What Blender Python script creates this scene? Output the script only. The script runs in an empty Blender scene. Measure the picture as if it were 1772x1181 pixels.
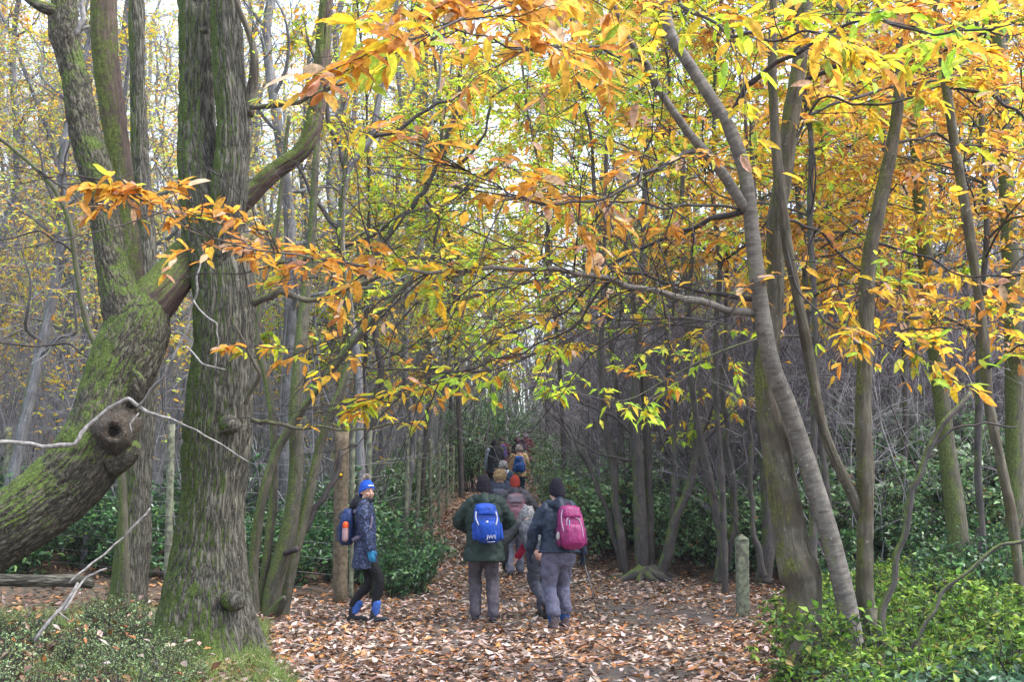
import bpy, math, random
import numpy as np
from mathutils import Vector, Matrix
random.seed(7)
RNG = np.random.default_rng(11)
S = bpy.context.scene
COL = S.collection
# ------------------------------------------------------------------ camera, sky, sun, exposure
F_PX, HZ, CH = 2461.0, 840.0, 1.6            # focal length in photo pixels, horizon row, eye height
TH = math.atan((HZ - 590.5) / F_PX)
cam = bpy.data.cameras.new('camera'); camo = bpy.data.objects.new('camera', cam); COL.objects.link(camo)
cam.sensor_width = 36.0; cam.lens = 36.0 * F_PX / 1772.0; cam.clip_start = 0.1; cam.clip_end = 1500
camo.location = (0, 0, CH); camo.rotation_euler = (math.pi / 2 + TH, 0, 0)
S.camera = camo
W = bpy.data.worlds.new('World'); S.world = W; W.use_nodes = True
wn = W.node_tree; bgn = wn.nodes['Background']
sky = wn.nodes.new('ShaderNodeTexSky'); sky.sky_type = 'NISHITA'; sky.sun_disc = False
SUN_EL, SUN_AZ = math.radians(60), math.radians(105)
sky.sun_elevation = SUN_EL; sky.sun_rotation = SUN_AZ; sky.dust_density = 2.0; sky.air_density = 1.0
hs = wn.nodes.new('ShaderNodeHueSaturation'); hs.inputs['Saturation'].default_value = 0.6; hs.inputs['Value'].default_value = 1.0
wn.links.new(sky.outputs[0], hs.inputs['Color']); wn.links.new(hs.outputs[0], bgn.inputs[0])
bgn.inputs[1].default_value = 0.15
sl = bpy.data.lights.new('sun', 'SUN'); so = bpy.data.objects.new('sun', sl); COL.objects.link(so)
sl.energy = 1.4; sl.angle = math.radians(25); sl.color = (1.0, 0.985, 0.97)
# sky sun direction: rotation measured from +Y
sd = Vector((math.sin(SUN_AZ) * math.cos(SUN_EL), math.cos(SUN_AZ) * math.cos(SUN_EL), math.sin(SUN_EL)))
so.rotation_euler = sd.to_track_quat('Z', 'Y').to_euler()
S.view_settings.view_transform = 'Standard'; S.view_settings.look = 'None'
S.view_settings.exposure = 2.12; S.view_settings.gamma = 1.0
S.render.engine = 'CYCLES'
S.cycles.max_bounces = 8; S.cycles.transparent_max_bounces = 8
S.cycles.volume_bounces = 0

# ------------------------------------------------------------------ helpers
def P(x, y, Y):
    """point at forward distance Y seen at photo pixel x, y"""
    u = (x - 886.0) / F_PX; v = (590.5 - y) / F_PX
    k = Y / (math.cos(TH) - v * math.sin(TH))
    return np.array([u * k, Y, CH + k * (math.sin(TH) + v * math.cos(TH))])

def _h(ix, iy, iz):
    n = (ix.astype(np.int64) * 374761393 + iy.astype(np.int64) * 668265263 + iz.astype(np.int64) * 2147483647 + 1013) & 0x7fffffff
    n = ((n ^ (n >> 13)) * 1274126177) & 0x7fffffff
    n = (n ^ (n >> 16)) & 0xffff
    return n / 65535.0
def vnoise(p):
    p = np.asarray(p, float); i = np.floor(p).astype(int); f = p - i; f = f * f * (3 - 2 * f)
    r = 0
    for dx in (0, 1):
        for dy in (0, 1):
            for dz in (0, 1):
                w = (f[..., 0] if dx else 1 - f[..., 0]) * (f[..., 1] if dy else 1 - f[..., 1]) * (f[..., 2] if dz else 1 - f[..., 2])
                r = r + w * _h(i[..., 0] + dx, i[..., 1] + dy, i[..., 2] + dz)
    return r

def catmull(pts, step):
    pts = np.asarray(pts, float)
    if len(pts) < 3:
        n = max(2, int(np.linalg.norm(pts[-1][:3] - pts[0][:3]) / step) + 1)
        t = np.linspace(0, 1, n)[:, None]
        return pts[0] * (1 - t) + pts[-1] * t
    ext = np.vstack([2 * pts[0] - pts[1], pts, 2 * pts[-1] - pts[-2]])
    out = []
    for i in range(1, len(ext) - 2):
        p0, p1, p2, p3 = ext[i - 1:i + 3]
        n = max(1, int(np.ceil(np.linalg.norm(p2[:3] - p1[:3]) / step)))
        t = (np.arange(n) / n)[:, None]
        out.append(0.5 * ((2 * p1) + (-p0 + p2) * t + (2 * p0 - 5 * p1 + 4 * p2 - p3) * t ** 2 + (-p0 + 3 * p1 - 3 * p2 + p3) * t ** 3))
    out.append(ext[-2][None])
    return np.vstack(out)

def frames(c, ref=None):
    t = np.gradient(c, axis=0); t /= np.linalg.norm(t, axis=1)[:, None] + 1e-9
    if ref is None:
        ref = np.array([0.31, 0.2, 0.93]) if abs(t[0][2]) < 0.8 else np.array([1.0, 0.1, 0.0])
    u = np.zeros_like(t); prev = np.array(ref, float)
    for i in range(len(t)):
        a = prev - t[i] * np.dot(prev, t[i]); a /= np.linalg.norm(a) + 1e-9
        u[i] = a; prev = a
    return t, u, np.cross(t, u)

class MB:
    """collects geometry and links it as one mesh object"""
    def __init__(s):
        s.v = []; s.f = []; s.n = 0; s.bk = []; s.col = []; s.hasbk = s.hascol = False; s.mi = []
    def add(s, v, faces, bk=None, col=None, mi=0):
        v = np.asarray(v, float).reshape(-1, 3)
        for fa in faces:
            fa = np.asarray(fa, int)
            if fa.size: s.f.append(fa + s.n); s.mi.append((len(fa), mi))
        s.v.append(v); s.bk.append(bk if bk is not None else v); s.hasbk |= bk is not None
        s.col.append(col if col is not None else np.ones((len(v), 4))); s.hascol |= col is not None
        s.n += len(v)
    def tube(s, c, r, sides=8, cap=True, furrow=0.0, fseed=0.0, ry=None, ref=None, flare=None, mi=0, power=1.0, fscale=1.0):
        c = np.asarray(c, float); r = np.broadcast_to(np.asarray(r, float), (len(c),))
        ryy = r if ry is None else np.broadcast_to(np.asarray(ry, float), (len(c),))
        t, u, w = frames(c, ref)
        a = np.linspace(0, 2 * np.pi, sides, endpoint=False)
        ca, sa = np.cos(a), np.sin(a)
        if power != 1.0:
            ca = np.sign(ca) * np.abs(ca) ** power; sa = np.sign(sa) * np.abs(sa) ** power
        ln = np.concatenate([[0], np.cumsum(np.linalg.norm(np.diff(c, axis=0), axis=1))])
        bk = np.stack([ca[None] * r[:, None], sa[None] * ryy[:, None], np.repeat(ln[:, None], sides, 1)], -1)
        m = np.ones((len(c), sides))
        if furrow:
            q = bk.copy(); q[..., 2] *= 0.16; q = q * (26 * fscale) + fseed
            q[..., 0] += 1.1 * vnoise(bk * 5 + 9)
            n1 = 1 - np.abs(2 * vnoise(q) - 1); n2 = vnoise(bk * np.array([60, 60, 25.]) * fscale + 3 + fseed); n3 = vnoise(bk * np.array([4, 4, 2.]) + fseed)
            m = m + furrow / np.maximum(r, .02)[:, None] * (-(n1 ** 3) * 1.0 + 0.35 * n2 + 1.6 * (n3 - .5))
        if flare is not None: m = m * flare(ln, a)
        v = c[:, None] + u[:, None] * (ca[None] * r[:, None] * m)[..., None] + w[:, None] * (sa[None] * ryy[:, None] * m)[..., None]
        i = np.arange(len(c) - 1)[:, None] * sides; j = np.arange(sides)[None]; j2 = (j + 1) % sides
        q = np.stack([i + j, i + j2, i + sides + j2, i + sides + j], -1).reshape(-1, 4)
        vv = v.reshape(-1, 3); bb = bk.reshape(-1, 3); fs = [q]
        if cap:
            n0 = len(vv); vv = np.vstack([vv, c[0], c[-1]]); bb = np.vstack([bb, [0, 0, ln[0]], [0, 0, ln[-1]]])
            jj = np.arange(sides); j3 = (jj + 1) % sides; o = (len(c) - 1) * sides
            fs.append(np.stack([np.full(sides, n0), j3, jj], -1)); fs.append(np.stack([np.full(sides, n0 + 1), o + jj, o + j3], -1))
        s.add(vv, fs, bk=bb, mi=mi)
    def twigs(s, c, r, sides=3, mi=0):
        """batch of thin tubes: c (N,K,3), r (N,K)"""
        c = np.asarray(c, float)
        if len(c) == 0: return
        N, K, _ = c.shape
        t = np.gradient(c, axis=1); t /= np.linalg.norm(t, axis=2)[..., None] + 1e-9
        ref = np.where(np.abs(t[:, :1, 2:3]) > .8, np.array([1., 0, 0]), np.array([0, 0, 1.]))
        u = ref - t * np.sum(ref * t, -1, keepdims=True); u /= np.linalg.norm(u, axis=2)[..., None] + 1e-9
        w = np.cross(t, u)
        a = np.linspace(0, 2 * np.pi, sides, endpoint=False)
        v = c[:, :, None] + r[:, :, None, None] * (u[:, :, None] * np.cos(a)[:, None] + w[:, :, None] * np.sin(a)[:, None])
        b = (np.arange(N) * K * sides)[:, None, None] + (np.arange(K - 1) * sides)[None, :, None]
        j = np.arange(sides)[None, None]; j2 = (j + 1) % sides
        q = np.stack([b + j, b + j2, b + sides + j2, b + sides + j], -1).reshape(-1, 4)
        s.add(v.reshape(-1, 3), [q], mi=mi)
    def leaves(s, pos, d, nrm, L, Wd, col, kind='lance', fold=0.25, droop=0.2, mi=0):
        pos = np.asarray(pos, float); N = len(pos)
        if N == 0: return
        d = d / (np.linalg.norm(d, axis=1)[:, None] + 1e-9)
        nrm = nrm - d * np.sum(nrm * d, 1)[:, None]; nrm /= np.linalg.norm(nrm, axis=1)[:, None] + 1e-9
        sd = np.cross(d, nrm)
        if kind == 'lance':      # chestnut leaf: folded along the midrib, drooping tip
            T = np.array([[0, 0, 0], [.22, .36, 1], [.22, 0, 0], [.22, -.36, 1], [.55, .5, 1], [.55, 0, 0], [.55, -.5, 1], [.82, .3, 1], [.82, 0, 0], [.82, -.3, 1], [1, 0, 0]])
            Fq = [[1, 4, 5, 2], [2, 5, 6, 3], [4, 7, 8, 5], [5, 8, 9, 6]]; Ft = [[0, 1, 2], [0, 2, 3], [7, 10, 8], [8, 10, 9]]
        elif kind == 'mid':
            T = np.array([[0, 0, 0], [.4, .5, 1], [.4, 0, 0], [.4, -.5, 1], [1, 0, 0]])
            Fq = [[0, 1, 4, 2][:3]]; Fq = []; Ft = [[0, 1, 2], [0, 2, 3], [1, 4, 2], [2, 4, 3]]
        else:                    # small: one diamond
            T = np.array([[0, 0, 0], [.45, .5, 1], [1, 0, 0], [.45, -.5, 1]]); Fq = [[0, 3, 2, 1]]; Ft = []
        K = len(T)
        L = np.broadcast_to(L, (N,)); Wd = np.broadcast_to(Wd, (N,)); fold = np.broadcast_to(fold, (N,)); droop = np.broadcast_to(droop, (N,))
        v = pos[:, None] + d[:, None] * (T[None, :, 0:1] * L[:, None, None]) + sd[:, None] * (T[None, :, 1:2] * Wd[:, None, None]) \
            + nrm[:, None] * ((T[None, :, 2] * fold[:, None] * Wd[:, None] - T[None, :, 0] ** 2 * droop[:, None] * L[:, None])[..., None])
        o = (np.arange(N) * K)[:, None, None]
        fs = []
        if Fq: fs.append((o + np.array(Fq)[None]).reshape(-1, 4))
        if Ft: fs.append((o + np.array(Ft)[None]).reshape(-1, 3))
        c4 = np.ones((N, K, 4)); c4[..., :3] = col[:, None]
        s.add(v.reshape(-1, 3), fs, col=c4.reshape(-1, 4), mi=mi)
    def build(s, name, mat, parent=None, smooth=True, mats=None):
        me = bpy.data.meshes.new(name)
        V = np.vstack(s.v)
        if parent is not None: V = V - np.array(list(parent.get('o', (0, 0, 0))))
        me.vertices.add(len(V)); me.vertices.foreach_set('co', V.astype(np.float32).ravel())
        lt = np.concatenate([np.full(len(f), f.shape[1]) for f in s.f]); lv = np.concatenate([f.ravel() for f in s.f])
        me.loops.add(len(lv)); me.loops.foreach_set('vertex_index', lv.astype(np.int32))
        me.polygons.add(len(lt)); ls = np.concatenate([[0], np.cumsum(lt)[:-1]])
        me.polygons.foreach_set('loop_start', ls.astype(np.int32))
        me.polygons.foreach_set('use_smooth', np.full(len(lt), smooth))
        if mats: me.polygons.foreach_set('material_index', np.concatenate([np.full(n, m) for n, m in s.mi]).astype(np.int32))
        me.update(calc_edges=True)
        if s.hasbk:
            at = me.attributes.new('bk', 'FLOAT_VECTOR', 'POINT'); at.data.foreach_set('vector', np.vstack(s.bk).astype(np.float32).ravel())
        if s.hascol:
            at = me.attributes.new('Col', 'FLOAT_COLOR', 'POINT'); at.data.foreach_set('color', np.vstack(s.col).astype(np.float32).ravel())
        for m in (mats or [mat]): me.materials.append(m)
        o = bpy.data.objects.new(name, me); COL.objects.link(o)
        if parent is not None: o.parent = parent
        return o

def tag(o, label=None, cat=None, group=None, kind=None):
    if label: o['label'] = label
    if cat: o['category'] = cat
    if group: o['group'] = group
    if kind: o['kind'] = kind
    return o
def thing(name, loc, label, cat, group=None, rz=0):
    o = bpy.data.objects.new(name, None); COL.objects.link(o); o.location = loc; o.rotation_euler = (0, 0, rz)
    o.empty_display_size = .2; o['o'] = [0.0, 0, 0] if rz else [float(a) for a in loc]
    return tag(o, label, cat, group)
def local_thing(name, loc, label, cat, group=None, rz=0):
    o = thing(name, loc, label, cat, group); o.rotation_euler = (0, 0, rz); o['o'] = [0.0, 0.0, 0.0]; return o
def copy_tree(o, loc, rz=0, sc=1.0, parent=None):
    c = o.copy(); COL.objects.link(c)
    if parent is not None: c.parent = parent
    else: c.location = loc; c.rotation_euler = (0, 0, rz); c.scale = (sc, sc, sc)
    for ch in o.children: copy_tree(ch, None, parent=c)
    return c

# ------------------------------------------------------------------ materials
def nmat(name):
    m = bpy.data.materials.new(name); m.use_nodes = True; nt = m.node_tree
    return m, nt, nt.nodes['Principled BSDF']
def node(nt, t, **k):
    n = nt.nodes.new(t)
    for a, b in k.items():
        if a in n.inputs: n.inputs[a].default_value = b
        else: setattr(n, a, b)
    return n
def ramp(nt, stops):
    n = nt.nodes.new('ShaderNodeValToRGB'); e = n.color_ramp.elements
    while len(e) < len(stops): e.new(0.5)
    for i, (p, c) in enumerate(stops): e[i].position = p; e[i].color = (*c, 1)
    return n
def bark_mat(name, dark, light, moss=(.10, .14, .02), moss_amt=0.0, side=(-.7, -.3, .8), ridge=1.0, low=0.0, horiz=False, patch=None, fur=None):
    m, nt, b = nmat(name); L = nt.links.new
    at = node(nt, 'ShaderNodeAttribute', attribute_name='bk')
    mp = node(nt, 'ShaderNodeMapping'); L(at.outputs['Vector'], mp.inputs['Vector'])
    mp.inputs['Scale'].default_value = fur or ((6, 6, 22) if horiz else (22, 22, 3.6))
    n1 = node(nt, 'ShaderNodeTexNoise', Scale=1.6, Detail=6.0, Roughness=.65); L(mp.outputs[0], n1.inputs['Vector'])
    n2 = node(nt, 'ShaderNodeTexNoise', Scale=5.0, Detail=5.0, Roughness=.6); L(at.outputs['Vector'], n2.inputs['Vector'])
    r = ramp(nt, [(.30, dark), (.5, tuple((a + c) / 2 for a, c in zip(dark, light))), (.70, light)])
    hsrc = n1.outputs[0]
    if fur:      # dark bark furrows between paler ridges, darkened in colour to boost weak shading
        n1.inputs['Detail'].default_value = 3.0
        sb = node(nt, 'ShaderNodeMath', operation='SUBTRACT'); L(n1.outputs[0], sb.inputs[0]); sb.inputs[1].default_value = .5
        ab = node(nt, 'ShaderNodeMath', operation='ABSOLUTE'); L(sb.outputs[0], ab.inputs[0])
        ml_ = node(nt, 'ShaderNodeMath', operation='MULTIPLY'); L(ab.outputs[0], ml_.inputs[0]); ml_.inputs[1].default_value = 7.0; ml_.use_clamp = True
        r.color_ramp.elements[0].position = 0.05; r.color_ramp.elements[1].position = .35; r.color_ramp.elements[2].position = .9; hsrc = ml_.outputs[0]
    L(hsrc, r.inputs[0])
    mx = node(nt, 'ShaderNodeMixRGB', blend_type='MULTIPLY'); mx.inputs[0].default_value = .8
    r2 = ramp(nt, [(.3, (.55, .55, .55)), (.7, (1.25, 1.22, 1.2))]); L(n2.outputs[0], r2.inputs[0])
    L(r.outputs[0], mx.inputs[1]); L(r2.outputs[0], mx.inputs[2])
    out = mx.outputs[0]
    # pale lichen spots
    n3 = node(nt, 'ShaderNodeTexNoise', Scale=34.0, Detail=3.0); L(at.outputs['Vector'], n3.inputs['Vector'])
    r3 = ramp(nt, [(.66, (0, 0, 0)), (.74, (.7, .7, .7))]); L(n3.outputs[0], r3.inputs[0])
    ml = node(nt, 'ShaderNodeMixRGB'); L(r3.outputs[0], ml.inputs[0]); L(out, ml.inputs[1]); ml.inputs[2].default_value = (*[min(1, c * 1.7 + .03) for c in light], 1)
    out = ml.outputs[0]
    if patch:
        n5 = node(nt, 'ShaderNodeTexNoise', Scale=2.2, Detail=3.0); L(at.outputs['Vector'], n5.inputs['Vector'])
        r5 = ramp(nt, [(.52, (0, 0, 0)), (.6, (1, 1, 1))]); L(n5.outputs[0], r5.inputs[0])
        mp5 = node(nt, 'ShaderNodeMixRGB'); L(r5.outputs[0], mp5.inputs[0]); L(out, mp5.inputs[1]); mp5.inputs[2].default_value = (*patch, 1)
        out = mp5.outputs[0]
    if moss_amt > 0:
        g = node(nt, 'ShaderNodeNewGeometry'); dp = node(nt, 'ShaderNodeVectorMath', operation='DOT_PRODUCT')
        L(g.outputs['True Normal'], dp.inputs[0]); sv = Vector(side).normalized(); dp.inputs[1].default_value = sv
        n4 = node(nt, 'ShaderNodeTexNoise', Scale=3.0, Detail=6.0, Roughness=.7); L(at.outputs['Vector'], n4.inputs['Vector'])
        ad = node(nt, 'ShaderNodeMath', operation='MULTIPLY_ADD'); L(dp.outputs['Value'], ad.inputs[0]); ad.inputs[1].default_value = .38; 
        L(n4.outputs[0], ad.inputs[2])
        last = ad.outputs[0]
        if low > 0:      # moss skirt near the ground
            sp = node(nt, 'ShaderNodeSeparateXYZ'); L(g.outputs['Position'], sp.inputs[0])
            mr = node(nt, 'ShaderNodeMapRange'); L(sp.outputs['Z'], mr.inputs[0]); mr.inputs[1].default_value = low; mr.inputs[2].default_value = 0.0; mr.inputs[3].default_value = 0; mr.inputs[4].default_value = .35
            a2 = node(nt, 'ShaderNodeMath', operation='ADD'); L(last, a2.inputs[0]); L(mr.outputs[0], a2.inputs[1]); last = a2.outputs[0]
        rm = ramp(nt, [(.78 - moss_amt * .5, (0, 0, 0)), (.90 - moss_amt * .5, (1, 1, 1))]); L(last, rm.inputs[0])
        n6 = node(nt, 'ShaderNodeTexNoise', Scale=45.0, Detail=3.0); L(at.outputs['Vector'], n6.inputs['Vector'])
        rc = ramp(nt, [(.3, tuple(c * .45 for c in moss)), (.7, tuple(min(1, c * 1.35) for c in moss))]); L(n6.outputs[0], rc.inputs[0])
        mm = node(nt, 'ShaderNodeMixRGB'); L(rm.outputs[0], mm.inputs[0]); L(out, mm.inputs[1]); L(rc.outputs[0], mm.inputs[2]); out = mm.outputs[0]
    L(out, b.inputs['Base Color']); b.inputs['Roughness'].default_value = .85; b.inputs['Specular IOR Level'].default_value = .25
    bp = node(nt, 'ShaderNodeBump', Strength=.65 * ridge, Distance=.02); L(hsrc, bp.inputs['Height'])
    bp2 = node(nt, 'ShaderNodeBump', Strength=.5, Distance=.006); L(n3.outputs[0], bp2.inputs['Height']); L(bp.outputs[0], bp2.inputs['Normal'])
    L(bp2.outputs[0], b.inputs['Normal'])
    return m
def leaf_mat(name, trans=.45, rough=.5, spec=.3):
    m, nt, b = nmat(name); L = nt.links.new
    at = node(nt, 'ShaderNodeAttribute', attribute_name='Col')
    tc = node(nt, 'ShaderNodeTexCoord'); n = node(nt, 'ShaderNodeTexNoise', Scale=30.0, Detail=2.0); L(tc.outputs['Object'], n.inputs['Vector'])
    r = ramp(nt, [(.35, (.68, .66, .6)), (.65, (1.15, 1.1, 1.0))]); L(n.outputs[0], r.inputs[0])
    mx = node(nt, 'ShaderNodeMixRGB', blend_type='MULTIPLY'); mx.inputs[0].default_value = 1
    L(at.outputs['Color'], mx.inputs[1]); L(r.outputs[0], mx.inputs[2])
    nb = node(nt, 'ShaderNodeTexNoise', Scale=17.0, Detail=3.0, Roughness=.7); L(tc.outputs['Object'], nb.inputs['Vector'])
    rb = ramp(nt, [(.60, (0, 0, 0)), (.68, (.65, .65, .65))]); L(nb.outputs[0], rb.inputs[0])
    br = node(nt, 'ShaderNodeMixRGB', blend_type='MULTIPLY'); L(rb.outputs[0], br.inputs[0]); L(mx.outputs[0], br.inputs[1]); br.inputs[2].default_value = (.55, .36, .25, 1); mx = br
    L(mx.outputs[0], b.inputs['Base Color']); b.inputs['Roughness'].default_value = rough; b.inputs['Specular IOR Level'].default_value = spec
    t = node(nt, 'ShaderNodeBsdfTranslucent'); L(mx.outputs[0], t.inputs['Color'])
    ms = node(nt, 'ShaderNodeMixShader'); ms.inputs[0].default_value = trans
    L(b.outputs[0], ms.inputs[1]); L(t.outputs[0], ms.inputs[2]); L(ms.outputs[0], nt.nodes['Material Output'].inputs['Surface'])
    return m
def plain(name, c, rough=.8, scale=40.0, var=.25, bump=.3, dist=.004, spec=.3, sheen=0.0, c2=None, thr=(.4, .6)):
    m, nt, b = nmat(name); L = nt.links.new
    tc = node(nt, 'ShaderNodeTexCoord'); n = node(nt, 'ShaderNodeTexNoise', Scale=scale, Detail=4.0); L(tc.outputs['Object'], n.inputs['Vector'])
    lo = tuple(x * (1 - var) for x in c); hi = c2 or tuple(min(1, x * (1 + var)) for x in c)
    r = ramp(nt, [(thr[0], lo), (thr[1], hi)]); L(n.outputs[0], r.inputs[0]); L(r.outputs[0], b.inputs['Base Color'])
    b.inputs['Roughness'].default_value = rough; b.inputs['Specular IOR Level'].default_value = spec
    if sheen: b.inputs['Sheen Weight'].default_value = sheen
    bp = node(nt, 'ShaderNodeBump', Strength=bump, Distance=dist); L(n.outputs[0], bp.inputs['Height']); L(bp.outputs[0], b.inputs['Normal'])
    return m

M = {}
M['oak'] = bark_mat('oak_bark', (.024, .022, .017), (.130, .124, .098), moss=(.07, .10, .022), moss_amt=.40, side=(-.9, -.1, .05), low=.55, fur=(19, 19, 2.3))
M['oak_lean'] = bark_mat('leaning_oak_bark', (.024, .021, .016), (.125, .113, .085), moss=(.085, .12, .024), moss_amt=.44, side=(-.15, -.15, 1), fur=(17, 17, 6.0))
M['moss_limb'] = bark_mat('mossy_bark', (.05, .035, .03), (.13, .095, .08), moss=(.10, .125, .03), moss_amt=.52, side=(-.3, -.3, .8))
M['grey'] = bark_mat('grey_smooth_bark', (.070, .062, .055), (.19, .175, .155), moss=(.15, .17, .05), moss_amt=.10, ridge=.35, horiz=True)
M['brown'] = bark_mat('brown_flaky_bark', (.042, .036, .027), (.155, .14, .108), moss=(.10, .11, .03), moss_amt=.16, ridge=.9, patch=(.062, .050, .034))
M['coppice'] = bark_mat('greenish_coppice_bark', (.035, .033, .024), (.12, .112, .082), moss=(.09, .115, .035), moss_amt=.24, side=(-.6, -.5, .3), ridge=.4)
M['dim'] = bark_mat('dim_coppice_bark', (.034, .030, .030), (.095, .085, .08), moss=(.09, .12, .03), moss_amt=.12, ridge=.3)
M['bg'] = bark_mat('far_bark', (.075, .075, .078), (.25, .25, .262), moss=(.10, .12, .06), moss_amt=.12, ridge=.3)
M['twig'] = plain('dark_twig_bark', (.040, .033, .032), .75)
M['bgtwig'] = plain('grey_twig_bark', (.16, .155, .165), .8, scale=5)
M['purple'] = plain('purplish_twig_bark', (.10, .085, .10), .75, scale=3, var=.45)
M['palew'] = plain('pale_grey_twig_bark', (.28, .265, .285), .7, scale=4)
M['dead'] = plain('bleached_dead_wood', (.20, .185, .175), .7, scale=25, var=.3)
M['leaf'] = leaf_mat('autumn_leaf', .62)
M['litter'] = leaf_mat('fallen_leaf', .05, .42, .5)
M['green'] = leaf_mat('evergreen_leaf', .25, .33, .6)
M['nettle'] = leaf_mat('nettle_leaf', .38, .55, .3)
M['herb'] = leaf_mat('bramble_leaf', .35, .36, .6)
M['post'] = plain('weathered_post_wood', (.13, .125, .095), .85, scale=14, var=.35, c2=(.18, .20, .13))
M['postbrown'] = plain('brown_post_wood', (.11, .085, .055), .85, scale=18, var=.3)
M['wire'] = plain('fence_wire', (.22, .22, .21), .5)

# ------------------------------------------------------------------ ground
PX = [-30, 6, 22, 27, 31, 38, 48, 60, 85, 120, 200]; PZ = [0, 0, 0, .2, .45, .98, 1.6, 2.2, 3.6, 6, 11]
XLY = [8, 11, 14, 17, 19, 22, 26, 30, 38, 48, 60]
XL = [-2.2, -2.15, -2.3, -2.9, -2.9, -1.5, -1.55, -1.5, -1.1, -.75, -.6]
XR = [2.1, 1.75, 2.1, 2.9, 3.9, 4.2, 1.2, .75, .65, .75, .7]
def path_edges(y): return np.interp(y, XLY, XL), np.interp(y, XLY, XR)
def ground(x, y):
    x = np.asarray(x, float); y = np.asarray(y, float)
    z = np.interp(y, PX, PZ)
    l, r = path_edges(y); off = np.maximum(np.maximum(l - x, x - r), 0)
    z = z + .10 * (1 - np.exp(-off)) + np.minimum(.004 * off ** 2, 1.2) * (y > -50)
    z = z + np.clip((y - 19) / 7, 0, 1) * np.minimum(np.maximum(x - r, 0) * .26, 1.25)
    p = np.stack([x * .9, y * .9, x * 0], -1); p2 = np.stack([x * 3.1, y * 3.1, x * 0 + 4], -1)
    return z + (vnoise(p) - .5) * (.04 + .12 * np.minimum(off, 1)) + (vnoise(p2) - .5) * .025
gx = np.concatenate([-np.geomspace(180, 8.4, 40), np.arange(-8, 8.01, .2), np.geomspace(8.4, 180, 40)])
gy = np.concatenate([-np.geomspace(40, 1, 14), np.arange(0, 6, 1.), np.arange(6, 40, .2), np.geomspace(40.3, 330, 60)])
GX, GY = np.meshgrid(gx, gy); GZ = ground(GX, GY)
nx, ny = len(gx), len(gy)
ii = (np.arange(ny - 1)[:, None] * nx + np.arange(nx - 1)[None]).ravel()
mb = MB(); mb.add(np.stack([GX, GY, GZ], -1).reshape(-1, 3), [np.stack([ii, ii + 1, ii + nx + 1, ii + nx], -1)])
def soil(name, c1, c2, c3):
    m, nt, b = nmat(name); L = nt.links.new
    g = node(nt, 'ShaderNodeNewGeometry')
    n = node(nt, 'ShaderNodeTexNoise', Scale=2.0, Detail=8.0, Roughness=.7); L(g.outputs['Position'], n.inputs['Vector'])
    v = node(nt, 'ShaderNodeTexVoronoi', Scale=13.0); L(g.outputs['Position'], v.inputs['Vector'])
    r = ramp(nt, [(.3, c1), (.7, c2)]); L(n.outputs[0], r.inputs[0])
    mx = node(nt, 'ShaderNodeMixRGB'); r2 = ramp(nt, [(.45, (0, 0, 0)), (.6, (1, 1, 1))]); sp = node(nt, 'ShaderNodeSeparateColor')
    L(v.outputs['Color'], sp.inputs[0]); L(sp.outputs[0], r2.inputs[0]); L(r2.outputs[0], mx.inputs[0]); L(r.outputs[0], mx.inputs[1]); mx.inputs[2].default_value = (*c3, 1)
    L(mx.outputs[0], b.inputs['Base Color']); b.inputs['Roughness'].default_value = .9
    bp = node(nt, 'ShaderNodeBump', Strength=.8, Distance=.03); L(n.outputs[0], bp.inputs['Height']); L(bp.outputs[0], b.inputs['Normal'])
    return m
M['soil'] = soil('forest_floor_soil', (.022, .018, .012), (.06, .045, .03), (.085, .05, .028))
M['mud'] = soil('trodden_path_earth', (.04, .032, .027), (.095, .078, .068), (.09, .065, .05))
tag(mb.build('forest_floor', M['soil']), kind='structure')
# trodden path, a sheet just above the soil
l_, r_ = path_edges(GY); inside = ((GX > l_ - .15) & (GX < r_ + .15) & (GY > 6) & (GY < 60)).ravel()
keep = inside[ii] & inside[ii + 1] & inside[ii + nx] & inside[ii + nx + 1]
mb = MB(); mb.add(np.stack([GX, GY, GZ + .006], -1).reshape(-1, 3), [np.stack([ii, ii + 1, ii + nx + 1, ii + nx], -1)[keep]])
po = mb.build('path', M['mud']); tag(po, kind='structure')
import bmesh
bm = bmesh.new(); bm.from_mesh(po.data); bmesh.ops.delete(bm, geom=[v for v in bm.verts if not v.link_faces], context='VERTS'); bm.to_mesh(po.data); bm.free()

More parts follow.
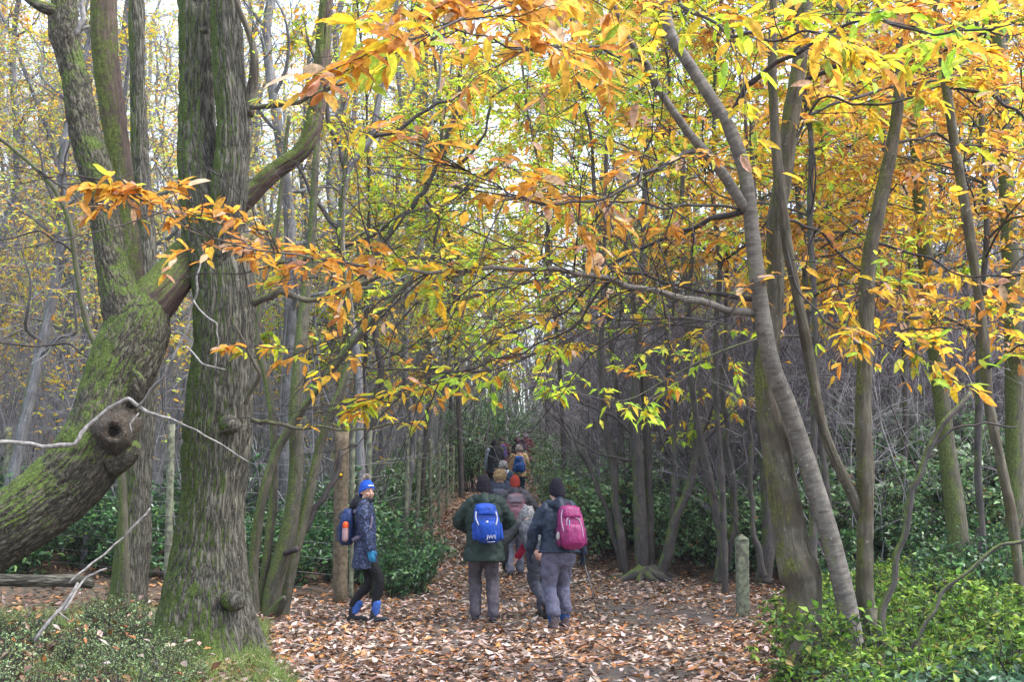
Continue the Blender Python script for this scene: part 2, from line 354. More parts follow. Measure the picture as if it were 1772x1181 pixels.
# ------------------------------------------------------------------ colours of leaves
PAL = {
 'orange': [((.66, .31, .055), 5), ((.72, .42, .08), 4), ((.80, .55, .08), 2), ((.46, .21, .06), 2.2), ((.64, .44, .32), 2.4), ((.55, .62, .07), .8)],
 'yellow': [((.82, .60, .05), 5), ((.74, .44, .06), 3), ((.58, .66, .07), 3), ((.38, .55, .08), 2), ((.66, .32, .05), 1.5)],
 'lime':   [((.50, .72, .06), 5), ((.70, .76, .08), 3), ((.34, .58, .08), 3), ((.78, .60, .05), 2), ((.65, .30, .04), 1)],
 'litter': [((.42, .30, .265), 5), ((.53, .43, .41), 4.8), ((.22, .125, .08), 5), ((.34, .145, .055), 4), ((.44, .20, .06), 1.8), ((.12, .07, .05), 4), ((.55, .47, .45), .8)],
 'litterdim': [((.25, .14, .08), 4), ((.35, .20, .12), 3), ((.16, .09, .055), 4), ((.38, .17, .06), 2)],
 'laurel': [((.05, .14, .055), 5), ((.08, .21, .065), 4), ((.03, .085, .045), 3), ((.15, .29, .07), 1.3)],
 'herb':   [((.12, .24, .035), 5), ((.19, .33, .045), 4), ((.055, .13, .035), 4), ((.28, .36, .07), 1.2), ((.22, .16, .06), .4)],
 'bluegreen': [((.07, .17, .10), 4), ((.10, .22, .12), 3), ((.05, .12, .07), 3)],
 'bramble': [((.16, .31, .14), 5), ((.25, .43, .21), 4), ((.10, .21, .11), 3), ((.16, .24, .07), 1), ((.30, .18, .06), .3)],
 'bilberry': [((.27, .42, .19), 4), ((.38, .54, .27), 3), ((.12, .21, .09), 3), ((.38, .36, .14), .8), ((.12, .10, .05), 1)],
 'far': [((.68, .36, .08), 2.4), ((.78, .62, .12), 3), ((.50, .66, .13), 4.6)],
}
def colors(pal, n, rng, jit=.18):
    cs, ws = zip(*PAL[pal]); cs = np.array(cs); ws = np.array(ws) / sum(ws)
    c = cs[rng.choice(len(cs), n, p=ws)]
    return np.clip(c * (1 + rng.uniform(-jit, jit, (n, 1))) * (1 + rng.uniform(-.08, .08, (n, 3))), 0, .9)

def unit(v): return v / (np.linalg.norm(v, axis=-1, keepdims=True) + 1e-9)

def spray(path, rng, spacing=.22, tl=(.5, 1.1), leaf=.16, leafgap=.07, K=5, sub=True, start=.15, flat=.35, pal='orange', dens=1.0, r=.005, clump=True):
    """side twigs and leaves along a limb path; returns twig paths, radii, leaf arrays"""
    path = np.asarray(path, float); seg = np.linalg.norm(np.diff(path, axis=0), axis=1); ln = np.concatenate([[0], np.cumsum(seg)]); Lt = ln[-1]
    s = np.arange(Lt * start, Lt, spacing); s = s + rng.uniform(-.3, .3, len(s)) * spacing; s = np.clip(s, 0, Lt * .999)
    s = np.concatenate([s, [Lt * .98, Lt * .995]])
    pos = np.stack([np.interp(s, ln, path[:, k]) for k in range(3)], 1)
    p2 = np.stack([np.interp(np.minimum(s + .1, Lt), ln, path[:, k]) for k in range(3)], 1); p1 = np.stack([np.interp(np.maximum(s - .1, 0), ln, path[:, k]) for k in range(3)], 1)
    T = unit(p2 - p1)
    sidev = np.where((np.arange(len(s)) % 2)[:, None] == 0, 1, -1) * unit(np.cross(T, np.array([0, 0, 1.])))
    d = unit(T * rng.uniform(.3, 1.0, (len(s), 1)) + sidev * rng.uniform(.5, 1.1, (len(s), 1)) + rng.normal(0, flat, (len(s), 3)) * np.array([.6, .6, 1]) + np.array([0, 0, .06]))
    d[-2:] = T[-2:]
    Lw = rng.uniform(tl[0], tl[1], len(s)) * np.clip(1.25 - .6 * s / Lt, .5, 1.2)
    def wob(pos, d, Lw, K):
        t = np.linspace(0, 1, K); c = pos[:, None] + d[:, None] * (t[None, :, None] * Lw[:, None, None])
        w = np.cumsum(rng.normal(0, .045, c.shape), axis=1) * Lw[:, None, None]; w -= w[:, :1]
        c = c + w; c[..., 2] -= (t ** 2)[None] * Lw[:, None] * .12
        return c
    tw = wob(pos, d, Lw, K); rr = np.linspace(1, .35, K)[None] * (r * (0.6 + .6 * Lw / tl[1]))[:, None]
    tws = [(tw, rr)]
    if sub:
        n = 3; idx = np.repeat(np.arange(len(s)), n); kk = rng.integers(1, K - 1, len(idx))
        sp = tw[idx, kk]; sd_ = unit(d[idx] + rng.normal(0, .6, (len(idx), 3)) * np.array([1, 1, .6])); sl_ = Lw[idx] * rng.uniform(.25, .55, len(idx))
        t2 = wob(sp, sd_, sl_, K); tws.append((t2, np.linspace(.6, .25, K)[None] * r * np.ones((len(idx), 1))))
    lp, ld = [], []
    for c, _ in tws:
        Lc = np.linalg.norm(c[:, -1] - c[:, 0], axis=1)
        n = max(2, int(np.mean(Lc) / leafgap * dens)); t = rng.uniform(.15, 1, (len(c), n)) * (K - 1) * .999
        i = t.astype(int); f = (t - i)[..., None]; ar = np.arange(len(c))[:, None]
        p = c[ar, i] * (1 - f) + c[ar, i + 1] * f; dd = c[ar, i + 1] - c[ar, i]
        lp.append(p.reshape(-1, 3)); ld.append(unit(dd).reshape(-1, 3))
        # terminal rosette
        for _ in range(2): lp.append(c[:, -1]); ld.append(unit(c[:, -1] - c[:, -2]))
    lp = np.vstack(lp); ld = np.vstack(ld); n = len(lp)
    dirs = unit(ld * .5 + rng.normal(0, .65, (n, 3)) * np.array([1, 1, .30]) + np.array([0, 0, -.13]))
    nr = unit(rng.normal(0, .36, (n, 3)) + np.array([0, 0, 1]))
    if clump:
        keep = vnoise(lp * 1.7 + 31.0) + rng.uniform(-.25, .25, n) > .40
        lp, dirs, nr = lp[keep], dirs[keep], nr[keep]; n = len(lp)
    # neighbouring leaves tend to share a colour
    L = rng.uniform(.45, 1.2, n) * leaf
    return tws, (lp, dirs, nr, L, L * rng.uniform(.30, .42, n), pal_field(lp, pal, rng))
def pal_field(lp, pal, rng):
    n = len(lp); base = colors(pal, n, rng)
    if pal == 'orange': alt = colors('yellow', n, rng); base, alt = base, alt
    elif pal == 'yellow': alt = colors('lime', n, rng)
    else: alt = colors('yellow', n, rng)
    k = vnoise(lp * 1.1 + 7.7) + rng.uniform(-.12, .12, n) > (.58 if pal == 'orange' else .52)
    base[k] = alt[k]
    return base

# ------------------------------------------------------------------ leaf litter
def litter(name, N, pal, region, size, mat, kindl='mid'):
    rng = np.random.default_rng(5 + N)
    x, y = region(N, rng); n = len(x)
    z = ground(x, y) + rng.uniform(.008, .03, n)
    a = rng.uniform(0, 2 * np.pi, n); tilt = rng.normal(0, .22, n)
    d = np.stack([np.cos(a), np.sin(a), tilt], 1); nr = unit(np.stack([rng.normal(0, .32, n), rng.normal(0, .32, n), np.ones(n)], 1))
    L = rng.uniform(size[0], size[1], n)
    mb = MB(); mb.leaves(np.stack([x, y, z], 1), d, nr, L, L * rng.uniform(.34, .5, n), colors(pal, n, rng, .3), kind=kindl, fold=rng.uniform(-.25, .4, n), droop=rng.uniform(-.22, .22, n))
    return mb.build(name, mat)
def reg_path(N, rng):
    y = 8 + 44 * rng.uniform(0, 1, N) ** 2.0; l, r = path_edges(y)
    x = l - .5 + (r - l + 1.1) * rng.uniform(0, 1, N)
    mud = np.exp(-(((x - 1.95) / 1.0) ** 2 + ((y - 17.6) / 1.5) ** 2)) + .8 * np.exp(-(((x - .9) / .9) ** 2 + ((y - 12.3) / 1.0) ** 2)) + .5 * np.exp(-(((x + .3) / .8) ** 2 + ((y - 10.3) / .7) ** 2))
    k = rng.uniform(0, 1, N) > np.clip(mud * 1.0, 0, .72)
    k &= (vnoise(np.stack([x * 2.2, y * 1.5, x * 0 + 2], -1)) > .33) | (rng.uniform(0, 1, N) > .5)
    return x[k], y[k]
tag(litter('leaf_litter', 90000, 'litter', reg_path, (.055, .13), M['litter']), 'pale brown and orange fallen chestnut leaves covering the woodland path', 'fallen leaves', kind='stuff')
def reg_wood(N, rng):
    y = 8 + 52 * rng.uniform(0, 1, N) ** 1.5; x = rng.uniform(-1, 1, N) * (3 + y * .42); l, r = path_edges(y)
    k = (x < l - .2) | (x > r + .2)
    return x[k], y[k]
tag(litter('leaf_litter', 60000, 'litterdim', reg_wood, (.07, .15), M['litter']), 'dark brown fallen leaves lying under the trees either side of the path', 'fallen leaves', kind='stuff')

# ------------------------------------------------------------------ hero trees
KR = np.random.default_rng(17)
def limb(mb, spec, step=.06, sides=14, furrow=0.0, seed=0., base=None, cap=True, flare=None, fscale=1.0):
    """spec rows: px, py, width px, Y"""
    rows = []
    for x, y, w, Y in spec:
        p = P(x, y, Y); rows.append([*p, w / 2 * Y / F_PX])
    if max(q[2] for q in spec) <= 16 and len(rows) > 2:      # slender branches kink between their nodes
        r2 = [rows[0]]
        for a_, b_ in zip(rows[:-1], rows[1:]):
            a_, b_ = np.array(a_), np.array(b_); sl_ = np.linalg.norm(b_[:3] - a_[:3])
            for f_ in (.33, .67):
                m_ = a_ * (1 - f_) + b_ * f_; m_[:3] += KR.normal(0, .028 * min(sl_, .7), 3); m_[3] *= KR.uniform(.92, 1.12); r2.append(m_)
            r2.append(b_)
        rows = r2
    c = catmull(rows, step)
    mb.tube(c[:, :3], np.maximum(c[:, 3], .003), sides=sides, furrow=furrow, fseed=seed, cap=cap, flare=flare, fscale=fscale)
    return c
def grow(root, limbs, rng, mat_twig, pal='orange', leaf=.16, spacing=.22, tl=(.5, 1.1), dens=1., gap=.07, kind='lance', start=.15, r=.005, clump=True, flat=.35, name='leaves'):
    tb, lb = MB(), MB()
    for c in limbs:
        tws, lv = spray(c[:, :3], rng, spacing=spacing, tl=tl, leaf=leaf, leafgap=gap, pal=pal, dens=dens, start=start, r=r, clump=clump, flat=flat)
        for t, rr in tws: tb.twigs(t, rr, 4)
        lb.leaves(*lv, kind=kind, fold=rng.uniform(.05, .35, len(lv[0])), droop=rng.uniform(-.05, .4, len(lv[0])))
    tb.build('twigs', mat_twig, root); lb.build(name, M['leaf'], root)

def base_of(x, Y): p = P(x, 900, Y); return (p[0], Y, float(ground(p[0], Y)) )
rng = np.random.default_rng(3)

# --- A: the big upright oak
bA = base_of(355, 13.4)
tA = thing('oak_tree', bA, 'huge upright oak with deeply furrowed bark, forking stem and mossy foot', 'tree')
def rootflare(ln, a):
    k = np.exp(-ln / .28)[:, None]; return 1 + k * (.28 + .22 * np.sin(5 * a + 1)[None])
mb = MB()
limb(mb, [(352, 1150, 178, 13.4), (354, 1050, 152, 13.4), (362, 950, 122, 13.4), (370, 850, 112, 13.4), (376, 750, 116, 13.4), (384, 650, 112, 13.4), (388, 560, 108, 13.4), (386, 480, 106, 13.4), (368, 400, 104, 13.4), (350, 300, 84, 13.4), (341, 200, 66, 13.45), (340, 100, 66, 13.5), (341, 0, 68, 13.55), (340, -120, 64, 13.6)], step=.022, sides=150, furrow=.026, flare=rootflare)
mb.build('trunk', M['oak'], tA)
mb = MB(); limb(mb, [(372, 500, 40, 13.32), (385, 420, 66, 13.25), (398, 330, 68, 13.2), (403, 240, 62, 13.2), (398, 150, 58, 13.2), (391, 60, 54, 13.2), (388, -60, 50, 13.2)], step=.022, sides=100, furrow=.022, seed=5)
mb.build('stem', M['oak'], tA)
for x, y, w, dy in ((404, 1040, 22, -.38), (398, 735, 20, -.36), (392, 95, 10, -.2), (396, 290, 9, -.22), (352, 52, 8, -.2), (400, 20, 13, -.2)):
    c = P(x, y, 13.4 + dy); rr = w * 13.3 / F_PX
    mb = MB(); t = np.linspace(-1, 1, 9); mb.tube(c + np.outer(t, [rr * .2, 0, rr * .8]), rr * np.sqrt(np.maximum(1 - t ** 2, .02)), 16, furrow=.012); mb.build('burl', M['oak'], tA)
limbsA = []
for i, (sp, sd_) in enumerate([
    ([(428, 200, 22, 13.2), (437, 150, 20, 13.2), (440, 100, 15, 13.1), (432, 60, 12, 13.1), (412, 10, 10, 13.0), (400, -50, 8, 13)], 12),
    ([(433, 185, 10, 13.1), (500, 178, 10, 12.9), (560, 158, 9, 12.7), (610, 130, 8, 12.5), (680, 100, 7, 12.2), (760, 60, 5, 12)], 10),
    ([(440, 525, 14, 13.2), (485, 503, 13, 13), (530, 520, 11, 12.9), (590, 505, 9, 12.8), (650, 480, 7, 12.6), (700, 460, 5, 12.5)], 10),
    ([(436, 728, 9, 13.2), (470, 733, 7, 13), (530, 742, 6, 12.9), (600, 746, 5, 12.7), (660, 738, 4, 12.6), (690, 733, 3, 12.5)], 8),
    ([(425, 700, 8, 13.2), (450, 650, 7, 13.1), (430, 610, 5, 13), (405, 560, 4, 12.9)], 8)]):
    mb = MB(); c = limb(mb, sp, sides=sd_, furrow=.003); mb.build('branch', M['brown'], tA); limbsA.append(c)
# broken stub
grow(tA, [limbsA[0], limbsA[1]], rng, M['twig'], 'lime', leaf=.10, spacing=.3, dens=.6, tl=(.4, .9))
grow(tA, [limbsA[2]], rng, M['twig'], 'orange', leaf=.12, spacing=.3, dens=.35, tl=(.3, .8), name='leaves')
grow(tA, [limbsA[3][8:]], rng, M['twig'], 'yellow', leaf=.11, spacing=.22, dens=.5, tl=(.15, .45), r=.003)

# --- B: leaning mossy oak
bB = base_of(-120, 13.0)
tB = thing('oak_tree', bB, 'mossy oak leaning in from the left edge with a knot hole', 'tree')
mb = MB()
cB = limb(mb, [(-330, 1130, 150, 13.0), (-180, 1050, 135, 13.0), (-80, 978, 124, 13.0), (0, 922, 122, 13.0), (60, 882, 122, 13.0), (112, 840, 122, 13.05), (150, 795, 120, 13.05), (176, 735, 118, 13.1), (195, 675, 114, 13.15), (222, 610, 116, 13.2), (244, 555, 108, 13.25), (262, 505, 60, 13.3)], step=.022, sides=150, furrow=.022, seed=11)
mb.build('trunk', M['oak_lean'], tB)
mb = MB(); limb(mb, [(240, 610, 80, 13.2), (216, 535, 80, 13.2), (194, 457, 58, 13.2), (181, 370, 57, 13.2), (167, 295, 61, 13.2), (144, 215, 54, 13.2), (133, 152, 48, 13.2), (121, 100, 44, 13.2), (111, 50, 54, 13.2), (112, -10, 42, 13.2), (110, -60, 34, 13.2)], step=.022, sides=110, furrow=.016, seed=21)
mb.build('stem', M['oak_lean'], tB)
mb = MB(); limb(mb, [(236, 560, 40, 13.5), (226, 470, 46, 13.7), (214, 380, 46, 13.8), (207, 290, 44, 13.8), (196, 200, 46, 13.8), (184, 110, 46, 13.8), (180, 30, 48, 13.8), (180, -80, 46, 13.8)], step=.03, sides=70, furrow=.012, seed=31)
mb.build('stem', M['moss_limb'], tB)
mb = MB(); cL = limb(mb, [(225, 590, 70, 13.25), (258, 530, 84, 13.3), (292, 490, 76, 13.35), (328, 440, 64, 13.55), (370, 395, 44, 14.0), (420, 350, 38, 14.1), (470, 300, 34, 14.1), (515, 268, 33, 14.1), (535, 240, 34, 14.1), (548, 190, 32, 14.1), (556, 130, 32, 14.1), (560, 70, 26, 14.1), (570, -60, 22, 14.1)], step=.03, sides=90, furrow=.014, seed=41)
mb.build('branch', M['moss_limb'], tB)
# knot hole: raised rings round a dark hollow
kc = P(196, 748, 12.67)
mb = MB(); th = np.linspace(0, 2 * np.pi, 41)
nrm = unit(np.array([.22, -.96, -.05])); ux = unit(np.cross(nrm, [0, 0, 1.])); uz = np.cross(ux, nrm)
prof = [(.225, .24), (.185, .15), (.15, .075), (.122, .03), (.10, .004), (.082, -.004), (.066, .004), (.050, .022), (.040, .05)]
rings = []
for k, (rr, dpt) in enumerate(prof):
    wv = 1 + .09 * np.sin(3 * th + k * .6) + .05 * np.sin(7 * th + k) + .035 * np.sin(17 * th + k * .5) + .02 * np.sin(29 * th)
    rings.append(kc - nrm * (-.0) + np.outer(np.cos(th) * rr * wv, ux) + np.outer(np.sin(th) * rr * wv * 1.08, uz) - nrm * dpt * 1.0 + nrm * .0)
R_ = np.array(rings)[:, :-1]; n = 40; vv = R_.reshape(-1, 3); i = np.arange(len(prof) - 1)[:, None] * n; j = np.arange(n)[None]; j2 = (j + 1) % n
mb.add(vv, [np.stack([i + j, i + n + j, i + n + j2, i + j2], -1).reshape(-1, 4)], bk=vv * 1.0)
mb.build('knot_hole', bark_mat('knot_bark', (.024, .019, .015), (.115, .095, .074), ridge=1.0, fur=(16, 16, 30)), tB)
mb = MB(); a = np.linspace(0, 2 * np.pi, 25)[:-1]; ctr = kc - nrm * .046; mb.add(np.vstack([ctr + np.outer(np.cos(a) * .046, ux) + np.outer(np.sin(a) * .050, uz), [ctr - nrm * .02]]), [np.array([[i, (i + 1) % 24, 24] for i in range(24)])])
mb.build('hollow', plain('painted_hollow_shade', (.012, .008, .006), .95), tB)  # dark brown disc, the shade deep in the hole painted as colour
for sp in ([(105, 20, 26, 13.15), (70, 10, 20, 13.1), (40, -10, 14, 13.1), (10, -40, 8, 13)], [(232, 700, 20, 12.95), (236, 680, 16, 12.85), (232, 655, 6, 12.8)], [(228, 640, 5, 12.9), (245, 660, 14, 12.9), (240, 690, 18, 12.95)], [(190, 800, 60, 12.98), (222, 782, 46, 12.95), (238, 770, 18, 12.92)]):
    mb = MB(); limb(mb, sp, step=.03, sides=20, furrow=.008); mb.build('broken_stub', M['oak_lean'], tB)
mb = MB()
for sp in ([(132, 60, 12, 13.0), (145, 30, 10, 13.0), (138, -20, 5, 13.0)], [(140, 50, 9, 13), (155, 45, 4, 13)]): limb(mb, sp, step=.05, sides=8)
mb.build('splinter', M['dead'], tB)
grow(tB, [cL[len(cL) * 2 // 3:]], rng, M['twig'], 'yellow', leaf=.09, spacing=.3, dens=.3, tl=(.5, 1.2))

# pale dead branch caught in front of the leaning oak
dB = thing('dead_branch', tuple(P(225, 690, 12.5)), 'bleached bare dead branch crossing in front of the leaning oak', 'branch')
mb = MB()
for sp in ([(-30, 766, 8, 12.3), (40, 768, 8, 12.35), (90, 773, 8, 12.38), (130, 769, 8, 12.4), (148, 742, 8, 12.45), (190, 706, 7, 12.5), (222, 690, 7, 12.5), (255, 714, 7, 12.5), (296, 725, 5, 12.5)], [(296, 725, 4, 12.5), (340, 745, 3, 12.4), (380, 768, 3, 12.4), (430, 800, 2, 12.3)], [(238, 706, 5, 12.5), (270, 665, 5, 12.4), (300, 620, 5, 12.3), (325, 570, 4, 12.3), (340, 480, 4, 12.2), (352, 440, 2, 12.2)], [(240, 716, 4, 12.5), (225, 735, 3, 12.45), (228, 750, 2, 12.4)], [(322, 600, 3, 12.3), (350, 630, 3, 12.2), (390, 640, 2, 12.2)], [(335, 520, 3, 12.2), (375, 560, 3, 12.1), (378, 600, 2, 12.1), (372, 640, 2, 12.1)]):
    limb(mb, sp, sides=8)
mb.build('branch', M['dead'], dB)
# thin low dead sticks at left
for sp, lb in (([[(120, 1010, 4, 11.5), (160, 975, 4, 11.6), (215, 930, 3, 11.7), (260, 880, 3, 11.8)], [(110, 1060, 5, 11.4), (150, 1000, 4, 11.6), (185, 985, 3, 11.6)], [(215, 930, 3, 11.7), (235, 905, 2, 11.7), (255, 890, 2, 11.7)]], 'pale forked dead twig standing in the bilberry left of the oak'),
               ([[(60, 1110, 7, 11), (100, 1060, 6, 11.1), (135, 1010, 5, 11.2)], [(100, 1060, 3, 11.1), (120, 1075, 2, 11.1)]], 'pale grey broken stick lying in the bilberry')):
    d = thing('dead_twig', tuple(P(*[sp[0][0][0], sp[0][0][1], sp[0][0][3]])), lb, 'twig'); mb = MB()
    for q in sp: limb(mb, q, sides=6)
    mb.build('stick', M['dead'], d)
lg = thing('fallen_log', tuple(P(60, 1005, 12.6)), 'dark fallen log lying at the left edge below the leaning oak', 'log')
mb = MB(); limb(mb, [(-60, 1004, 22, 12.6), (60, 1006, 22, 12.7), (130, 1006, 24, 12.8), (160, 1012, 18, 12.9)], sides=20, furrow=.006); mb.build('log', M['oak'], lg)

# --- C: trunk between the two oaks
tC = thing('oak_tree', base_of(222, 17.6), 'straight furrowed oak trunk standing behind between the two big oaks', 'tree')
mb = MB(); limb(mb, [(216, 1080, 84, 17.6), (222, 1030, 66, 17.6), (230, 950, 60, 17.6), (236, 850, 54, 17.6), (243, 750, 50, 17.6), (250, 650, 46, 17.6), (254, 550, 42, 17.6), (250, 400, 36, 17.6), (240, 200, 30, 17.6), (235, -60, 26, 17.6)], step=.035, sides=90, furrow=.02, seed=51)
mb.build('trunk', M['oak'], tC)

# --- generic multi-stem stool
def stool(name, x, Y, label, stems, mat, branches=(), fur=.006, sides=18, leaf=None, twm='twig', cat='tree', plate=None):
    t = thing(name, base_of(x, Y), label, cat); cs = []
    for i, sp in enumerate(stems):
        mb = MB(); cs.append(limb(mb, sp, step=.06, sides=sides, furrow=fur, seed=x + i)); mb.build('trunk' if i == 0 else 'stem', mat, t)
    for sp in branches:
        mb = MB(); cs.append(limb(mb, sp, step=.06, sides=8, furrow=.002)); mb.build('branch', mat if sp[0][2] > 12 else M[twm], t)
    return t, cs
stool('sapling', 215, 15.6, 'mossy crooked sapling arching out to the left behind the leaning oak', [[(216, 1075, 18, 15.6), (214, 900, 16, 15.6), (205, 760, 14, 15.6), (186, 640, 12, 15.6), (150, 560, 11, 15.6), (130, 450, 10, 15.6), (119, 380, 10, 15.6), (92, 325, 9, 15.6), (40, 272, 7, 15.6), (-20, 225, 6, 15.6)]], M['coppice'],
      [[(106, 345, 5, 15.6), (112, 290, 4, 15.6), (122, 230, 3, 15.6)], [(128, 440, 5, 15.6), (70, 400, 4, 15.5), (0, 415, 3, 15.4)], [(60, 290, 4, 15.6), (120, 330, 3, 15.5), (180, 390, 2, 15.4)], [(186, 640, 5, 15.5), (120, 595, 4, 15.4), (60, 600, 4, 15.3), (-20, 592, 3, 15.2)]])
# D: coppice by the big oak
tD, cD = stool('hazel_tree', 470, 17.7, 'mossy many-stemmed coppice tree right of the big upright oak', [
    [(462, 1075, 34, 17.7), (478, 1000, 32, 17.7), (500, 920, 30, 17.7), (512, 820, 26, 17.7), (512, 700, 24, 17.7), (520, 600, 22, 17.8), (528, 520, 18, 17.9), (540, 400, 15, 18), (548, 250, 12, 18), (560, 60, 9, 18)],
    [(440, 1070, 20, 17.6), (440, 960, 18, 17.6), (455, 860, 18, 17.5), (480, 780, 16, 17.5), (530, 700, 14, 17.4), (575, 640, 13, 17.3), (625, 575, 12, 17.2), (690, 505, 10, 17.1), (760, 430, 8, 17)],
    [(450, 1075, 18, 17.8), (462, 960, 16, 17.8), (472, 870, 15, 17.9), (474, 760, 13, 17.9), (462, 660, 12, 18), (445, 590, 12, 18), (455, 500, 10, 18), (480, 380, 8, 18.1), (500, 200, 6, 18.1)],
    [(488, 1070, 22, 17.8), (505, 980, 20, 17.8), (530, 880, 18, 17.9), (552, 780, 17, 18), (575, 710, 15, 18), (600, 640, 13, 18.1), (605, 540, 11, 18.2), (590, 420, 9, 18.2), (600, 250, 7, 18.2)]],
    M['coppice'], [[(515, 950, 12, 17.9), (545, 880, 11, 18), (580, 830, 9, 18.1), (590, 780, 7, 18.2)], [(455, 600, 8, 18), (420, 520, 6, 18), (400, 420, 5, 18.1)], [(492, 960, 9, 17.6), (515, 950, 12, 17.5)], [(466, 1075, 30, 17.6), (486, 1045, 18, 17.4), (492, 1035, 8, 17.3)]])
grow(tD, [cD[1][len(cD[1]) // 2:], cD[0][len(cD[0]) // 2:], cD[3][len(cD[3]) // 2:]], rng, M['twig'], 'yellow', leaf=.10, spacing=.3, dens=.28, tl=(.4, 1.3))

# gnarly bare trees over the path, middle distance
def gnarl(x, Y, label, stems, brs, pal='yellow', dens=.2, mat='dim', leaf=.09, start=.2, tl=(.6, 1.6)):
    t, cs = stool('oak_sapling', x, Y, label, stems, M[mat], brs, fur=.004, sides=12)
    grow(t, cs, rng, M['twig'], pal, leaf=leaf, spacing=.28, dens=dens, tl=tl, r=.007, start=start, kind='mid')
    return t
gnarl(640, 26, 'dark crooked leaning tree arching over the left side of the path', [[(600, 960, 16, 26), (615, 860, 14, 26), (640, 760, 13, 26), (660, 640, 12, 26), (640, 520, 11, 26), (655, 430, 11, 26), (700, 370, 10, 26), (735, 330, 9, 26), (770, 250, 8, 26), (792, 180, 8, 26), (800, 100, 6, 26), (810, 0, 4, 26)]],
      [[(700, 370, 7, 26), (640, 410, 6, 26), (560, 440, 5, 26), (500, 470, 4, 26)], [(800, 280, 6, 26), (840, 230, 5, 26), (850, 170, 4, 26), (880, 150, 3, 26)], [(735, 340, 6, 26), (760, 380, 5, 26), (750, 460, 4, 26)]], start=.45)
gnarl(560, 24, 'grey twisting tree with forked crown above the waymark post', [[(640, 960, 18, 24), (628, 860, 17, 24), (622, 760, 15, 24), (620, 640, 14, 24), (600, 500, 13, 24), (590, 400, 13, 24), (600, 300, 13, 24), (640, 240, 12, 24), (660, 150, 10, 24), (680, 60, 8, 24), (690, -40, 6, 24)]],
      [[(600, 300, 9, 24), (575, 230, 8, 24), (560, 150, 7, 24), (530, 60, 5, 24)], [(640, 240, 8, 24), (690, 225, 7, 24), (740, 190, 6, 24), (800, 160, 4, 24)], [(590, 400, 8, 24), (540, 340, 7, 24), (500, 260, 5, 24)]], mat='bg', start=.3)
gnarl(680, 30, 'slender crooked tree with lichened limbs just left of the path', [[(700, 930, 14, 30), (706, 840, 13, 30), (715, 740, 12, 30), (700, 620, 11, 30), (705, 500, 10, 30), (740, 380, 9, 30), (730, 260, 8, 30), (760, 140, 6, 30), (770, 20, 4, 30)]],
      [[(705, 500, 7, 30), (660, 420, 6, 30), (640, 330, 5, 30), (600, 260, 4, 30)], [(740, 380, 6, 30), (800, 330, 5, 30), (860, 290, 4, 30)]], mat='bg', start=.3)

# --- right hand trees
# F2: leaning grey chestnut
tF2, cF = stool('chestnut_tree', 1490, 11.75, 'tall smooth grey chestnut leaning left, its long low branch reaching across the path', [
    [(1490, 1215, 41, 11.75), (1483, 1159, 39, 11.75), (1466, 1053, 36, 11.75), (1441, 947, 35, 11.75), (1409, 841, 34, 11.75), (1386, 770, 33, 11.75), (1362, 700, 32, 11.7), (1338, 640, 31, 11.65), (1321, 560, 30, 11.6), (1310, 480, 28, 11.6), (1303, 417, 27, 11.6), (1295, 340, 26, 11.6), (1284, 280, 26, 11.6), (1258, 215, 25, 11.6), (1200, 122, 22, 11.6), (1158, 50, 21, 11.6), (1142, -60, 20, 11.6)],
    [(1292, 365, 20, 11.6), (1270, 330, 20, 11.55), (1240, 285, 19, 11.5), (1200, 240, 17, 11.4), (1150, 170, 15, 11.3), (1115, 105, 13, 11.2), (1085, 62, 11, 11.1), (1060, 0, 8, 11)]],
    M['grey'], [], fur=.005, sides=40)
FB = []
